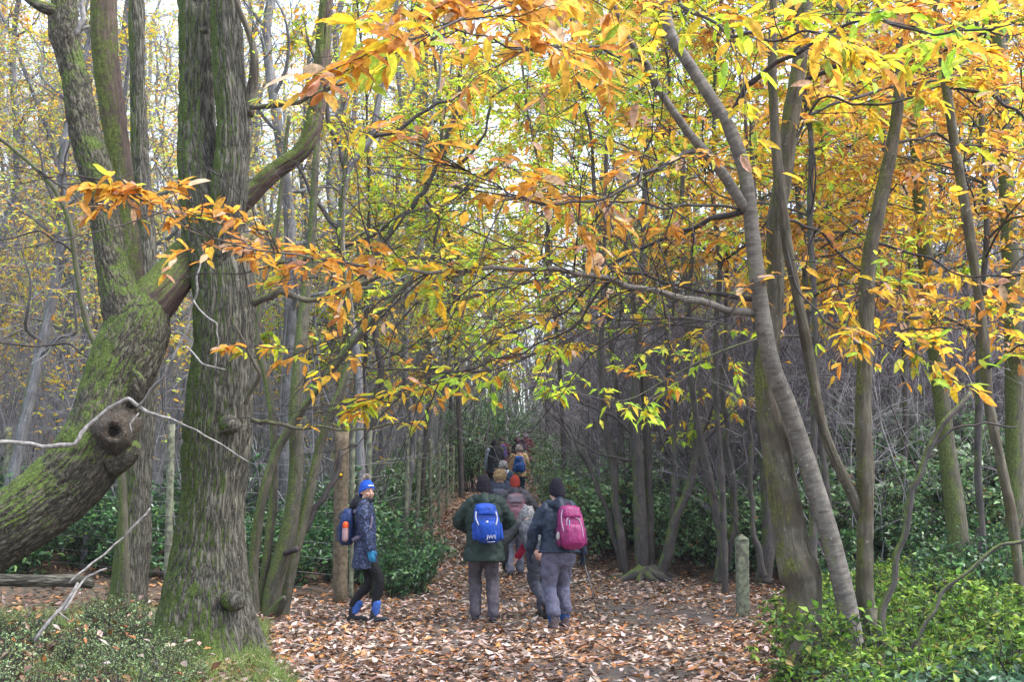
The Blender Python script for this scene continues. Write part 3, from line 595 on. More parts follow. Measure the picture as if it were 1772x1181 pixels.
for sp in ([(1304, 542, 15, 11.6), (1240, 530, 13, 11.4), (1150, 508, 12, 11.1), (1060, 484, 11, 10.8), (960, 465, 9, 10.5), (850, 463, 8, 10.3), (740, 473, 6, 10.1), (640, 464, 5, 10), (540, 446, 4, 9.9), (430, 430, 3.5, 9.8), (330, 400, 3, 9.7), (230, 340, 2, 9.6)],
           [(1304, 518, 9, 11.6), (1230, 508, 7, 11.8), (1150, 490, 6, 12), (1060, 470, 5, 12.2), (960, 480, 4, 12.4), (860, 500, 3, 12.5)],
           [(1283, 367, 11, 11.6), (1230, 378, 9, 11.9), (1180, 400, 8, 12.1), (1110, 430, 6, 12.3), (1040, 470, 5, 12.5), (980, 540, 4, 12.6), (880, 580, 3, 12.7), (760, 640, 2, 12.7)],
           [(1283, 363, 6, 11.6), (1180, 355, 5, 11.3), (1080, 350, 4, 11), (960, 345, 3.5, 10.8), (860, 350, 3, 10.6)],
           [(1200, 262, 9, 11.4), (1160, 280, 8, 11.1), (1110, 300, 7, 10.8), (1100, 320, 6, 10.6), (1040, 345, 5, 10.3), (960, 355, 4, 10.1), (880, 335, 3, 9.9), (800, 290, 2.5, 9.8)],
           [(1272, 190, 11, 11.6), (1290, 150, 10, 11.5), (1340, 110, 9, 11.4), (1400, 78, 8, 11.3), (1470, 40, 6, 11.2), (1540, 20, 4, 11)],
           [(1120, 110, 6, 11.2), (1060, 95, 6, 10.6), (1000, 80, 5, 10), (900, 85, 4, 9.4), (820, 60, 3.5, 8.9), (740, 30, 3, 8.6)],
           [(1130, -60, 9, 11.5), (1040, -30, 8, 10.2), (940, -10, 7, 9.3), (840, 20, 5, 8.4), (740, 60, 4, 7.8), (640, 90, 3, 7.4)],
           [(1140, -40, 8, 11.5), (1180, 10, 7, 10.4), (1240, 40, 6, 9.5), (1330, 70, 5, 8.8), (1430, 60, 4, 8.2)],
           [(1310, 470, 5, 11.6), (1260, 560, 4, 11.4), (1180, 550, 3.5, 11.2), (1090, 560, 3, 11), (1010, 575, 3, 10.9), (940, 608, 2.5, 10.8), (850, 642, 2.2, 10.7), (760, 662, 2, 10.6), (660, 690, 2, 10.5)],
           [(1060, 485, 5, 10.8), (1000, 560, 4, 10.9), (900, 615, 3.5, 11), (780, 645, 3, 11), (660, 640, 2.5, 11), (540, 615, 2, 11), (440, 600, 2, 11)],
           [(740, 473, 4, 10.1), (660, 520, 3, 10.2), (600, 580, 2.5, 10.3), (540, 600, 2, 10.3)]):
    mb = MB(); c = limb(mb, sp, step=.07, sides=9, furrow=.002); mb.build('branch', M['twig'] if sp[0][2] < 12 else M['grey'], tF2); FB.append(c)
grow(tF2, [FB[0][len(FB[0]) // 2:]], rng, M['twig'], 'orange', leaf=.16, spacing=.15, dens=1.35, tl=(.25, .7), start=.05, clump=False)
grow(tF2, [FB[1], FB[0][:len(FB[0]) // 2]], rng, M['twig'], 'orange', leaf=.14, spacing=.35, dens=.3, tl=(.4, .9))
grow(tF2, [FB[2]], rng, M['twig'], 'yellow', leaf=.14, spacing=.25, dens=.7, tl=(.4, 1.0), start=.45)
grow(tF2, [FB[9][len(FB[9]) // 2:]], rng, M['twig'], 'lime', leaf=.13, spacing=.19, dens=.85, tl=(.25, .6), start=.1, clump=False)
grow(tF2, [FB[10], FB[11]], rng, M['twig'], 'orange', leaf=.13, spacing=.26, dens=.45, tl=(.3, .8), start=.25)
grow(tF2, [FB[3], FB[4]], rng, M['twig'], 'orange', leaf=.16, spacing=.2, dens=.9, tl=(.5, 1.2))
grow(tF2, [FB[5], FB[6], cF[1][len(cF[1]) // 3:]], rng, M['twig'], 'orange', leaf=.17, spacing=.2, dens=.9, tl=(.5, 1.2))
grow(tF2, [FB[7]], rng, M['twig'], 'orange', leaf=.18, spacing=.2, dens=.9, tl=(.4, .9), start=.3, clump=False)
grow(tF2, [FB[8]], rng, M['twig'], 'yellow', leaf=.17, spacing=.22, dens=.7, tl=(.4, .9), start=.3)

tb = MB()      # bare hanging side twigs tangled under the long low branch
for c in (FB[0], FB[1], FB[2], FB[4], FB[9]):
    for q in range(2):
        tws, _ = spray(c[:, :3], rng, spacing=.22, tl=(.6, 1.7), r=.006, flat=.6)
        for a_, b_ in tws: tb.twigs(a_, b_, 4)
tb.build('twigs', M['twig'], tF2)
# F1: fat stemmed chestnut
tF1, c1 = stool('chestnut_tree', 1385, 11.9, 'stout chestnut with a thick ringed lower trunk beside the wooden post', [
    [(1384, 1215, 74, 11.9), (1386, 1160, 66, 11.9), (1391, 1080, 60, 11.9), (1391, 1020, 60, 11.9), (1384, 992, 72, 11.9), (1373, 955, 62, 11.9), (1355, 850, 54, 11.9), (1343, 770, 51, 11.9), (1331, 690, 47, 11.95), (1326, 630, 40, 12), (1334, 580, 34, 12), (1342, 508, 32, 12), (1342, 400, 33, 12), (1355, 305, 32, 12), (1369, 203, 31, 12), (1384, 100, 27, 12), (1402, -60, 24, 12)]],
    M['brown'], [], fur=.010, sides=60)
BF1 = []
for sp in ([(1392, 142, 9, 12), (1450, 112, 8, 11.7), (1540, 100, 7, 11.4), (1640, 85, 5, 11), (1740, 40, 4, 10.6)],
           [(1372, 210, 7, 12), (1440, 180, 6, 12.3), (1540, 150, 5, 12.7), (1660, 130, 4, 13)],
           [(1350, 300, 6, 12), (1420, 170, 5, 12), (1500, 180, 5, 12), (1600, 160, 3, 12)],
           [(1346, 380, 6, 12), (1420, 400, 5, 12.4), (1490, 470, 4, 12.7), (1570, 540, 3, 13)],
           [(1400, -40, 9, 12), (1450, 10, 8, 10.8), (1520, 30, 7, 9.8), (1620, 60, 5, 9), (1720, 50, 4, 8.4)],
           [(1345, 350, 6, 12), (1380, 500, 4, 11.6), (1430, 560, 3.5, 11.3), (1520, 590, 3, 11), (1600, 620, 2, 10.8)]):
    mb = MB(); c = limb(mb, sp, step=.07, sides=8, furrow=.002); mb.build('branch', M['twig'], tF1); BF1.append(c)
grow(tF1, BF1[:3], rng, M['twig'], 'orange', leaf=.16, spacing=.2, dens=.9, tl=(.5, 1.2))
grow(tF1, [BF1[3], BF1[5]], rng, M['twig'], 'orange', leaf=.15, spacing=.25, dens=.7, tl=(.4, 1.))
grow(tF1, [BF1[4]], rng, M['twig'], 'yellow', leaf=.17, spacing=.22, dens=.7, tl=(.4, .9))

# H + G: brown stem that forks low
tH, cH = stool('chestnut_tree', 1520, 12.1, 'brown flaky-barked chestnut forking low into a straight and a curving stem', [
    [(1532, 1215, 40, 12.1), (1524, 1120, 34, 12.1), (1498, 1040, 30, 12.1), (1497, 928, 30, 12.1), (1498, 823, 29, 12.1), (1494, 718, 27, 12.1), (1498, 600, 26, 12.1), (1503, 457, 26, 12.1), (1522, 355, 25, 12.1), (1543, 254, 23, 12.1), (1557, 152, 22, 12.1), (1562, 20, 21, 12.1), (1566, -80, 19, 12.1)],
    [(1493, 900, 20, 12.1), (1470, 845, 21, 12.1), (1442, 790, 20, 12.05), (1422, 730, 19, 12), (1404, 640, 19, 12), (1386, 545, 19, 11.9), (1364, 432, 20, 11.8), (1348, 310, 19, 11.7), (1337, 152, 18, 11.7), (1338, 0, 16, 11.7), (1338, -80, 15, 11.7)]],
    M['brown'], [], fur=.008, sides=36)
BH = []
for sp in ([(1510, 420, 6, 12.1), (1580, 440, 5, 12), (1680, 480, 4, 11.8), (1780, 470, 3, 11.6)],
           [(1545, 250, 6, 12.1), (1620, 230, 5, 12.4), (1720, 260, 4, 12.8), (1800, 300, 3, 13)],
           [(1500, 600, 5, 12.1), (1570, 570, 4, 12.3), (1650, 570, 3, 12.5), (1760, 550, 2, 12.7)]):
    mb = MB(); c = limb(mb, sp, step=.07, sides=8, furrow=.002); mb.build('branch', M['twig'], tH); BH.append(c)
grow(tH, BH, rng, M['twig'], 'orange', leaf=.16, spacing=.22, dens=.8, tl=(.5, 1.2))

tI, cI = stool('chestnut_tree', 1775, 12.4, 'thin brown stem leaning left at the right edge', [
    [(1800, 1200, 22, 12.4), (1778, 1086, 20, 12.4), (1766, 1017, 19, 12.4), (1752, 902, 18, 12.4), (1731, 797, 18, 12.4), (1710, 691, 19, 12.4), (1703, 590, 18, 12.4), (1689, 482, 18, 12.4), (1674, 381, 18, 12.4), (1653, 254, 18, 12.4), (1638, 152, 16, 12.4), (1623, 25, 14, 12.4), (1615, -60, 13, 12.4)]],
    M['brown'], [[(1640, 150, 8, 12.4), (1700, 160, 7, 12.2), (1760, 190, 6, 12), (1800, 240, 4, 12)], [(1706, 640, 5, 12.4), (1760, 600, 4, 12), (1800, 590, 3, 11.8)]], fur=.006, sides=30)
grow(tI, [cI[1]], rng, M['twig'], 'orange', leaf=.16, spacing=.2, dens=.8, tl=(.4, 1.))
grow(tI, [cI[2]], rng, M['twig'], 'lime', leaf=.15, spacing=.2, dens=.8, tl=(.3, .7))
# thicker trunks further back on the right
for x0, lab, sp in ((1655, 'upright grey trunk with mossy base behind the forked chestnut', [(1662, 1000, 40, 19.5), (1655, 900, 36, 19.5), (1641, 797, 31, 19.5), (1626, 665, 29, 19.5), (1605, 480, 28, 19.5), (1590, 285, 27, 19.5), (1582, 190, 25, 19.5), (1576, 20, 23, 19.5), (1570, -80, 22, 19.5)]),
                    (1756, 'mossy trunk near the right edge behind the thin leaning stem', [(1756, 990, 34, 20.5), (1756, 820, 32, 20.5), (1754, 613, 31, 20.5), (1750, 480, 30, 20.5), (1738, 264, 26, 20.5), (1730, 100, 24, 20.5), (1725, -60, 22, 20.5)])):
    stool('chestnut_tree', x0, sp[0][3], lab, [sp], M['coppice'], fur=.008, sides=30)
# bent saplings front right
t, c = stool('sapling', 1515, 10.9, 'bare bent grey sapling arching up to the right in the brambles', [[(1510, 1230, 15, 10.9), (1522, 1150, 14, 10.9), (1547, 1007, 13, 10.9), (1573, 886, 12, 10.9), (1600, 797, 12, 10.9), (1630, 735, 11, 10.9), (1680, 681, 8, 11)]], M['dim'], [[(1612, 775, 6, 10.9), (1650, 742, 5, 10.9), (1705, 732, 4, 10.9), (1760, 740, 3, 10.9)], [(1590, 820, 4, 10.9), (1560, 760, 3, 10.9), (1540, 700, 2, 10.9)]])
t, c = stool('sapling', 1557, 10.7, 'thin bare stem leaning right low over the brambles', [[(1548, 1230, 8, 10.7), (1560, 1170, 8, 10.7), (1600, 1080, 8, 10.7), (1652, 1007, 7, 10.7), (1731, 944, 6, 10.7), (1790, 930, 5, 10.7)]], M['dim'])

# O: coppice stool beyond the path, P: the next one
tO, cO = stool('coppice_stool', 1115, 23.5, 'dark many-stemmed coppice stool with mossy base at the path bend', [
    [(1112, 1000, 24, 23.5), (1108, 900, 24, 23.5), (1104, 800, 21, 23.5), (1098, 740, 18, 23.5), (1104, 600, 14, 23.5), (1112, 450, 11, 23.5), (1118, 250, 8, 23.5)],
    [(1140, 1000, 22, 23.4), (1155, 960, 20, 23.4), (1168, 900, 17, 23.4), (1192, 845, 15, 23.4), (1204, 770, 13, 23.4), (1206, 640, 11, 23.4), (1196, 560, 10, 23.4), (1180, 400, 8, 23.4), (1185, 200, 6, 23.4)],
    [(1085, 995, 16, 23.6), (1070, 900, 15, 23.6), (1060, 800, 13, 23.6), (1045, 700, 12, 23.6), (1040, 600, 10, 23.6), (1046, 420, 8, 23.6), (1050, 250, 6, 23.6)],
    [(1125, 990, 18, 23.6), (1124, 880, 14, 23.6), (1120, 760, 13, 23.6), (1114, 660, 12, 23.6), (1100, 560, 10, 23.6), (1080, 400, 7, 23.6)],
    [(1164, 900, 8, 23.4), (1166, 820, 8, 23.4), (1168, 720, 7, 23.4), (1160, 600, 6, 23.4), (1166, 480, 5, 23.4)],
    [(1078, 990, 12, 23.7), (1050, 880, 9, 23.7), (1015, 800, 7, 23.7), (985, 740, 5, 23.7), (950, 690, 3, 23.7)]],
    M['dim'], [[(1100, 760, 6, 23.5), (1060, 720, 5, 23.4), (1010, 700, 4, 23.3), (950, 650, 3, 23.3)], [(1100, 800, 5, 23.5), (1050, 790, 4, 23.4), (990, 760, 3, 23.3), (940, 700, 2, 23.2)], [(1200, 790, 5, 23.4), (1230, 720, 4, 23.4), (1245, 640, 3, 23.4)], [(1165, 820, 5, 23.4), (1140, 740, 4, 23.4), (1150, 660, 3, 23.4)]], fur=.006)
for k in range(11):
    a = k * .62 + .3; c0 = P(1118, 985, 23.5); c0[2] = float(ground(c0[0], 23.5)); L_ = .34 + .16 * math.sin(k * 2.7); q = []
    for f in np.linspace(0, 1, 7): x_ = c0[0] + math.cos(a + .5 * f) * (L_ * f + .05) * 1.5; y_ = 23.4 + math.sin(a + .5 * f) * L_ * f; q.append([x_, y_, float(ground(x_, y_)) + .20 * (1 - f) ** 1.5 - .03, .115 * (1 - .75 * f)])
    c = catmull(np.array(q), .04); mb = MB(); mb.tube(c[:, :3], c[:, 3], 18, furrow=.014, fseed=k); mb.build('root', M['dim'], tO)
tP, cP = stool('coppice_stool', 1235, 21.5, 'leaning dark coppice stool just left of the stout chestnut', [
    [(1245, 1010, 24, 21.5), (1250, 940, 20, 21.5), (1232, 850, 16, 21.5), (1215, 770, 13, 21.5), (1200, 690, 11, 21.5), (1190, 600, 9, 21.5), (1200, 400, 7, 21.5)],
    [(1320, 1010, 30, 21.3), (1330, 930, 24, 21.3), (1326, 840, 20, 21.3), (1318, 740, 17, 21.3), (1310, 600, 14, 21.3), (1305, 400, 12, 21.3), (1300, 200, 9, 21.3)],
    [(1322, 1000, 14, 21.1), (1305, 930, 10, 21.1), (1298, 850, 9, 21.1), (1300, 760, 7, 21.1), (1290, 660, 6, 21.1)],
    [(1250, 1010, 14, 21.6), (1272, 900, 12, 21.6), (1262, 800, 11, 21.6), (1252, 700, 10, 21.6), (1256, 560, 8, 21.6), (1262, 380, 6, 21.6)]], M['dim'],
    [[(1290, 960, 5, 21.3), (1270, 900, 4, 21.3), (1230, 850, 3, 21.3), (1200, 830, 2, 21.3)], [(1215, 770, 5, 21.5), (1260, 720, 4, 21.5), (1290, 690, 3, 21.5)]], fur=.006)
for t_, cs_ in ((tO, cO), (tP, cP)):
    tb = MB()
    for c in cs_:
        tws, _ = spray(c[len(c) // 3:, :3], rng, spacing=.3, tl=(.6, 1.6), r=.006)
        for a_, b_ in tws: tb.twigs(a_, b_, 3)
    tb.build('twigs', M['purple'], t_)

# ------------------------------------------------------------------ background tree kinds
ORG = {'o': [0.0, 0, 0]}
def make_tree(name, seed, H, r0, mat, twm, lean=.05, nb=10, twd=1.0, wob=.12, pal=None, ldens=0.0, z0=.3, leaf=.12, blen=(.8, 2.2), up=.8, label='', cat='tree', group=None):
    g = np.random.default_rng(seed)
    t = local_thing(name, (0, 0, -50), label, cat, group)
    n = 12; z = np.linspace(-.15, H, n); w = np.cumsum(g.normal(0, wob, (n, 2)), 0) * np.linspace(.1, 1, n)[:, None]
    c = np.column_stack([w[:, 0] + lean * z * math.cos(seed), w[:, 1] + lean * z * math.sin(seed), z]); c[:, :2] -= c[0, :2]
    cc = catmull(np.column_stack([c, r0 * (1 - .8 * np.linspace(0, 1, n)) + .008]), .3)
    mb = MB(); mb.tube(cc[:, :3], cc[:, 3], 9, furrow=.004, fseed=seed); mb.build('trunk', mat, t)
    bb, tb, lb = MB(), MB(), MB()
    for i in range(nb):
        k = g.uniform(z0, .97); idx = int(k * (len(cc) - 1)); p = cc[idx, :3]; a = g.uniform(0, 2 * np.pi); L = g.uniform(*blen) * (1.25 - .7 * k) * (H / 12) ** .5
        d = unit(np.array([math.cos(a), math.sin(a), g.uniform(.3, 1.3) * up])); q = [p]
        for s in range(5):
            d = unit(d + g.normal(0, .28, 3) + np.array([0, 0, .06])); q.append(q[-1] + d * L / 5)
        q = catmull(np.array(q), .22); rb = cc[idx, 3] * .45
        bb.tube(q, np.linspace(rb, .006, len(q)), 5, cap=False)
        tws, lv = spray(q, g, spacing=.30 / twd, tl=(.5, 1.3), leaf=leaf, leafgap=.1, pal=pal or 'far', dens=max(ldens, .01), r=.0075, start=.1, flat=.5)
        for x_, r_ in tws: tb.twigs(x_, r_, 3)
        if ldens > 0: lb.leaves(*lv, kind='mid' if leaf > .1 else 'diamond')
    # top twigs from the trunk itself
    tws, lv = spray(cc[len(cc) // 3:, :3], g, spacing=.3 / twd, tl=(.4, 1.4), leaf=leaf, pal=pal or 'far', dens=max(ldens * .5, .01), r=.0075, flat=.6)
    for x_, r_ in tws: tb.twigs(x_, r_, 3)
    if ldens > 0: lb.leaves(*lv, kind='mid' if leaf > .1 else 'diamond')
    bb.build('branches', mat, t); tb.build('twigs', twm, t)
    if ldens > 0: lb.build('leaves', M['leaf'], t)
    return t
used = {}
def place(t, x, y, sc=1.0, rz=None, label=None, group=None):
    loc = (x, y, float(ground(x, y)) - .02); rz = random.uniform(0, 6.28) if rz is None else rz
    if t.name not in used:
        used[t.name] = 1; o = t; o.location = loc; o.rotation_euler = (0, 0, rz); o.scale = (sc,) * 3
    else: o = copy_tree(t, loc, rz, sc)
    if label: o['label'] = label
    if group: o['group'] = group
    return o
LG = 'bare grey trees in the wood left of the path'; RG = 'bare dark coppice trees in the wood right of the path'
LLAB = 'slender grey leafless tree among many in the wood left of the path'; RLAB = 'slender dark leafless tree among many in the wood right of the path'
left_k = [make_tree('woodland_tree', 100 + i, 10 + i % 4 * 1.5, .05 + .02 * (i % 4), M['bg'], M['bgtwig'], lean=.05 + .06 * (i % 3), nb=17, twd=1.7, wob=.27, pal='far', ldens=.62 if i % 2 else .22, leaf=.10, z0=.15, up=1.1, label=LLAB, group=LG) for i in range(8)]
right_k = [make_tree('coppice_tree', 200 + i, 9 + i % 4 * 1.4, .028 + .010 * (i % 4), M['dim'], M['purple'], lean=.08 + .07 * (i % 3), nb=15, twd=1.3, wob=.26, z0=.10, up=1.2, label=RLAB, group=RG) for i in range(7)]
g = np.random.default_rng(77)
def poisson(n, fx, fy, dmin, g):
    pts = []
    for _ in range(n * 30):
        y = fy(g); x = fx(y, g)
        if all((x - a) ** 2 + (y - b) ** 2 > (dmin * (1 + .02 * y)) ** 2 for a, b in pts): pts.append((x, y))
        if len(pts) >= n: break
    return pts
for i, (x, y) in enumerate(poisson(150, lambda y, g: path_edges(y)[0] - 1.2 - g.uniform(0, 1) ** .9 * (y * .36 + 2.5), lambda g: 22 + 62 * g.uniform(0, 1) ** .9, .7, g)):
    place(left_k[i % 8], x, y, g.uniform(.8, 1.3))
for i, (x, y) in enumerate(poisson(62, lambda y, g: path_edges(y)[1] + 1.8 + g.uniform(0, 1) * (y * .38 + 2), lambda g: 30 + 56 * g.uniform(0, 1) ** .9, .7, g)):
    place(right_k[i % 7], x, y, g.uniform(.8, 1.3))
TG = 'tall trees rising behind the wood'
for i, (x, y) in enumerate(poisson(46, lambda y, g: g.uniform(-1, 1) * (y * .40), lambda g: g.uniform(46, 84), 1.3, g)):
    if abs(x - .3) < 1.6: x += 4
    place(left_k[i % 8], x, y, g.uniform(1.6, 2.2), label='tall far tree whose fine twiggy crown fills the sky behind the wood', group=TG)
# trees closing the far end of the path
far_k = [make_tree('far_tree', 300 + i, 14, .12, M['bg'], M['bgtwig'], nb=16, wob=.14, pal='far', ldens=.25, leaf=.1, z0=.15, label='tall pale tree far off where the path disappears', group='tall trees at the far end of the path') for i in range(3)]
for i in range(15): place(far_k[i % 3], -3.4 + i * .27 + g.uniform(-.8, .8), g.uniform(56, 92), g.uniform(.8, 1.2))

# young chestnuts that carry the coloured canopy
CG = 'young chestnuts holding yellow and orange leaves'
def chest(seed, pal, label, H=11, nb=26, z0=.33, ld=1.9, blen=(1.9, 4.0), leaf=.17):
    return make_tree('leafy_chestnut', seed, H, .046, M['dim'], M['twig'], lean=.04, nb=nb, wob=.12, pal=pal, ldens=ld, leaf=leaf, z0=z0, blen=blen, up=.45, label=label, group=CG)
kO = [chest(400, 'orange', 'x'), chest(401, 'orange', 'x', H=10)]
kY = [chest(410, 'yellow', 'x'), chest(411, 'yellow', 'x', H=12)]
kL = [chest(420, 'lime', 'x', H=12, nb=18), chest(421, 'lime', 'x', H=11)]
for k, px, Y, sc, lab in [(kO[0], 1440, 19, 1.0, 'orange-leaved young chestnut behind the crossing stems on the right'), (kO[1], 1690, 17.5, 1.0, 'orange-leaved young chestnut near the right edge'), (kO[0], 1560, 23, 1.1, 'orange-leaved chestnut further back on the right'),
                         (kY[0], 1250, 21, 1.0, 'yellow-leaved young chestnut above the coppice stools'), (kO[1], 1330, 26, 1.1, 'orange-leaved chestnut behind the stout chestnut'), (kY[1], 1150, 27, 1.05, 'yellow-leaved chestnut above the path bend'),
                         (kL[0], 1085, 26, 1.0, 'lime green-leaved chestnut over the right side of the path'), (kL[1], 1200, 34, 1.2, 'lime green-leaved chestnut deeper in the right wood'), (kL[0], 975, 33, 1.15, 'lime green-leaved chestnut arching over the walkers far ahead'), (kL[1], 640, 27, 1.0, 'lime green-leaved chestnut just left of the path beyond the fence'), (kY[0], 1400, 16.5, .95, 'yellow-leaved young chestnut close behind the stout chestnut'),
                         (kY[0], 1010, 42, 1.3, 'yellow-leaved chestnut far up the right side of the path'), (kL[1], 730, 38, 1.2, 'pale lime chestnut left of the far path'), (kY[1], 780, 48, 1.3, 'yellow-leaved chestnut beyond the line of fence posts'),
                         (kL[1], 800, 41, 1.6, 'tall lime chestnut over the far end of the fence'), (kY[1], 945, 45, 1.6, 'tall yellow chestnut right of the furthest walkers'), (kY[1], 1760, 26, 1.2, 'yellow-leaved chestnut at the far right behind the mossy trunk'), (kO[1], 1500, 32, 1.3, 'tall orange chestnut deep in the right wood'),
                         (kO[0], 60, 42, 1.2, 'orange-leaved chestnut deep in the wood at the far left'), (kY[0], 1640, 38, 1.4, 'tall yellow chestnut furthest back on the right')]:
    X = (px - 886) / F_PX * Y; place(k, X, Y, sc, label=lab, group=CG)

# ------------------------------------------------------------------ thickets of thin stems (nobody could count them)
def thicket(name, n, fx, fy, h, r, mat, label, seed, twn=3, lean=.12, wobble=.05):
    g = np.random.default_rng(seed); y = fy(n, g); x = fx(y, g); z = ground(x, y); K = 7
    H = g.uniform(h[0], h[1], n); t = np.linspace(0, 1, K)
    dx, dy = g.normal(0, lean, n), g.normal(0, lean, n)
    c = np.stack([x[:, None] + dx[:, None] * H[:, None] * t ** 1.3, y[:, None] + dy[:, None] * H[:, None] * t, z[:, None] + H[:, None] * t], -1)
    w = np.cumsum(g.normal(0, wobble, c.shape), 1); w -= w[:, :1]; c += w
    R = g.uniform(r[0], r[1], n)[:, None] * np.linspace(1, .3, K)[None]
    mb = MB(); mb.twigs(c, R, 4)
    idx = np.repeat(np.arange(n), twn); kk = g.integers(1, K - 1, len(idx)); p = c[idx, kk]
    d = unit(np.stack([g.normal(0, 1, len(idx)), g.normal(0, 1, len(idx)), g.uniform(.2, 1.8, len(idx))], 1)); L = g.uniform(.5, 1.8, len(idx))
    t4 = np.linspace(0, 1, 4); q = p[:, None] + d[:, None] * (t4[None, :, None] * L[:, None, None]) + np.cumsum(g.normal(0, .035, (len(idx), 4, 3)), 1) * (t4 > 0)[None, :, None]
    mb.twigs(q, np.linspace(.8, .3, 4)[None] * R[idx, 2][:, None] * .6, 3)
    i2 = np.repeat(np.arange(len(idx)), 2); p = q[i2, g.integers(1, 3, len(i2))]; d = unit(d[i2] + g.normal(0, .7, (len(i2), 3))); L = g.uniform(.3, .9, len(i2))
    q2 = p[:, None] + d[:, None] * (np.linspace(0, 1, 3)[None, :, None] * L[:, None, None]); mb.twigs(q2, np.full((len(i2), 3), .004), 3)
    return tag(mb.build(name, mat), label, 'thicket', kind='stuff')
thicket('thicket', 2600, lambda y, g: path_edges(y)[1] + .9 + g.uniform(0, 1, len(y)) * (y * .40 + 1), lambda n, g: 24 + 42 * g.uniform(0, 1, n) ** 1.1, (2.0, 6.0), (.005, .016), M['purple'], 'dense dim thicket of thin purplish stems right of the path', 1, 13, .28, .14)
thicket('thicket', 1300, lambda y, g: path_edges(y)[1] + .8 + g.uniform(0, 1, len(y)) * (y * .36 + 1), lambda n, g: 22 + 30 * g.uniform(0, 1, n) ** 1.1, (1.5, 5), (.006, .014), M['palew'], 'paler grey whippy stems scattered through the right-hand thicket', 4, 7, .35, .14)
thicket('thicket', 1500, lambda y, g: path_edges(y)[0] - 1.0 - g.uniform(0, 1, len(y)) * (y * .42 + 1), lambda n, g: 24 + 60 * g.uniform(0, 1, n), (3, 8), (.006, .025), M['bgtwig'], 'dense thicket of thin grey stems left of the path', 2, 7, .2, .12)
thicket('far_wood', 2400, lambda y, g: g.uniform(-1, 1, len(y)) * (y * .45 + 2), lambda n, g: 66 + 55 * g.uniform(0, 1, n), (5, 11), (.02, .07), M['bgtwig'], 'far grey wood closing the view behind everything', 3, 7)

# ------------------------------------------------------------------ fence and posts
def post(x, Y, z1, w, label, mat='post', name='fence_post', group=None, point=False, lean=0.0, zoff=0):
    X = (x - 886) / F_PX * Y; z0 = float(ground(X, Y)) - .05
    t = thing(name, (X, Y, z0), label, 'post', group)
    c = np.column_stack([X + lean * np.linspace(0, 1, 14), np.full(14, Y), np.linspace(z0, z1, 14)])
    mb = MB(); mb.tube(c, w / 2, 16 if not point else 24, furrow=.004, fseed=x, power=1.0 if not point else .35)
    if point:
        t2 = np.array([z1, z1 + .005, z1 + .05, z1 + .07]); mb.tube(np.column_stack([np.full(4, X + lean), np.full(4, Y), t2]), np.array([w / 2 * 1.12, w / 2 * 1.12, w / 5, .004]), 24, power=.35)
    mb.build('shaft', M[mat], t)
    return t, np.array([X, Y, z0]), z1
FG = 'posts of the wire fence running along the path'
fpts = []
ptop = lambda y, Y: P(886, y, Y)[2]
t, b0, zt = post(592, 19.6, ptop(748, 19.6), .20, 'thick brown gatepost carrying a yellow waymark disc behind the woman in blue hat', 'postbrown', name='waymark_post'); fpts.append((b0, zt))
for nm, rr, dy, col in (('waymark_disc', .042, .105, (.015, .013, .012)), ('waymark_arrow', .03, .112, (.75, .50, .02))):
    cz = P(590, 822, 19.5); mb = MB(); a = np.linspace(0, 2 * np.pi, 24, endpoint=False)
    if nm == 'waymark_disc': ring = np.stack([np.cos(a) * rr, np.sin(a) * rr], 1)
    else: ring = np.array([[-.03, -.012], [.002, -.012], [.002, -.026], [.034, .0], [.002, .026], [.002, .012], [-.03, .012]])
    n = len(ring); fr = np.column_stack([b0[0] + ring[:, 0], np.full(n, 19.6 - dy), cz[2] + ring[:, 1]]); bk = fr + [0, .006, 0]
    fs = [np.arange(n)[None][:, ::-1], (np.arange(n) + n)[None], np.array([[i, (i + 1) % n, n + (i + 1) % n, n + i] for i in range(n)])]
    mb.add(np.vstack([fr, bk]), fs); mb.build(nm, plain(nm, col, .5, bump=0), t, smooth=False)
t2, b, z = post(611, 20.0, ptop(700, 20), .07, 'thin round pale pole standing beside the waymark post', 'post'); 
for i, (x, Y, yt, lean) in enumerate([(640, 22.6, 745, 0), (705, 26.2, 750, .0), (722, 27.6, 757, .05), (748, 29.6, 761, -.05), (760, 33, 765, 0), (774, 37, 770, 0), (783, 41, 772, .03), (790, 45, 770, 0), (797, 50, 772, 0)]):
    t, b, z = post(x, Y, ptop(yt, Y), .088, 'grey-green round fence post in the row left of the path', group=FG, lean=lean); fpts.append((b, z))
fl = []
for x, Y, yt, lab in ((297, 21.5, 735, 'pale green fence post between the two upright oaks'), (15, 23, 740, 'fence post at the far left behind the leaning oak')):
    t, b, z = post(x, Y, ptop(yt, Y), .12, lab); fl.append((b, z))
wf = thing('wire_fence', tuple(fpts[0][0]), 'thin wire stock fence strung between the posts left of the path', 'fence')
for run in ([fl[1], fl[0], fpts[0]], fpts):
    for k in range(9):
        fz = .12 + .86 * k / 8; pts = []
        for (b, z) in run: pts.append([b[0], b[1] - .08, b[2] + fz * min(z - b[2], 1.95)])
        q = catmull(np.array(pts), .5); q[:, 2] -= .01; mb = MB(); mb.tube(q, .0035, 4); mb.build('wire', M['wire'], wf)
t, b, z = post(1280, 17.4, P(1280, 935, 17.4)[2], .15, 'square wooden bollard with a pyramid top standing in the path edge on the right', 'post', name='bollard', point=True)

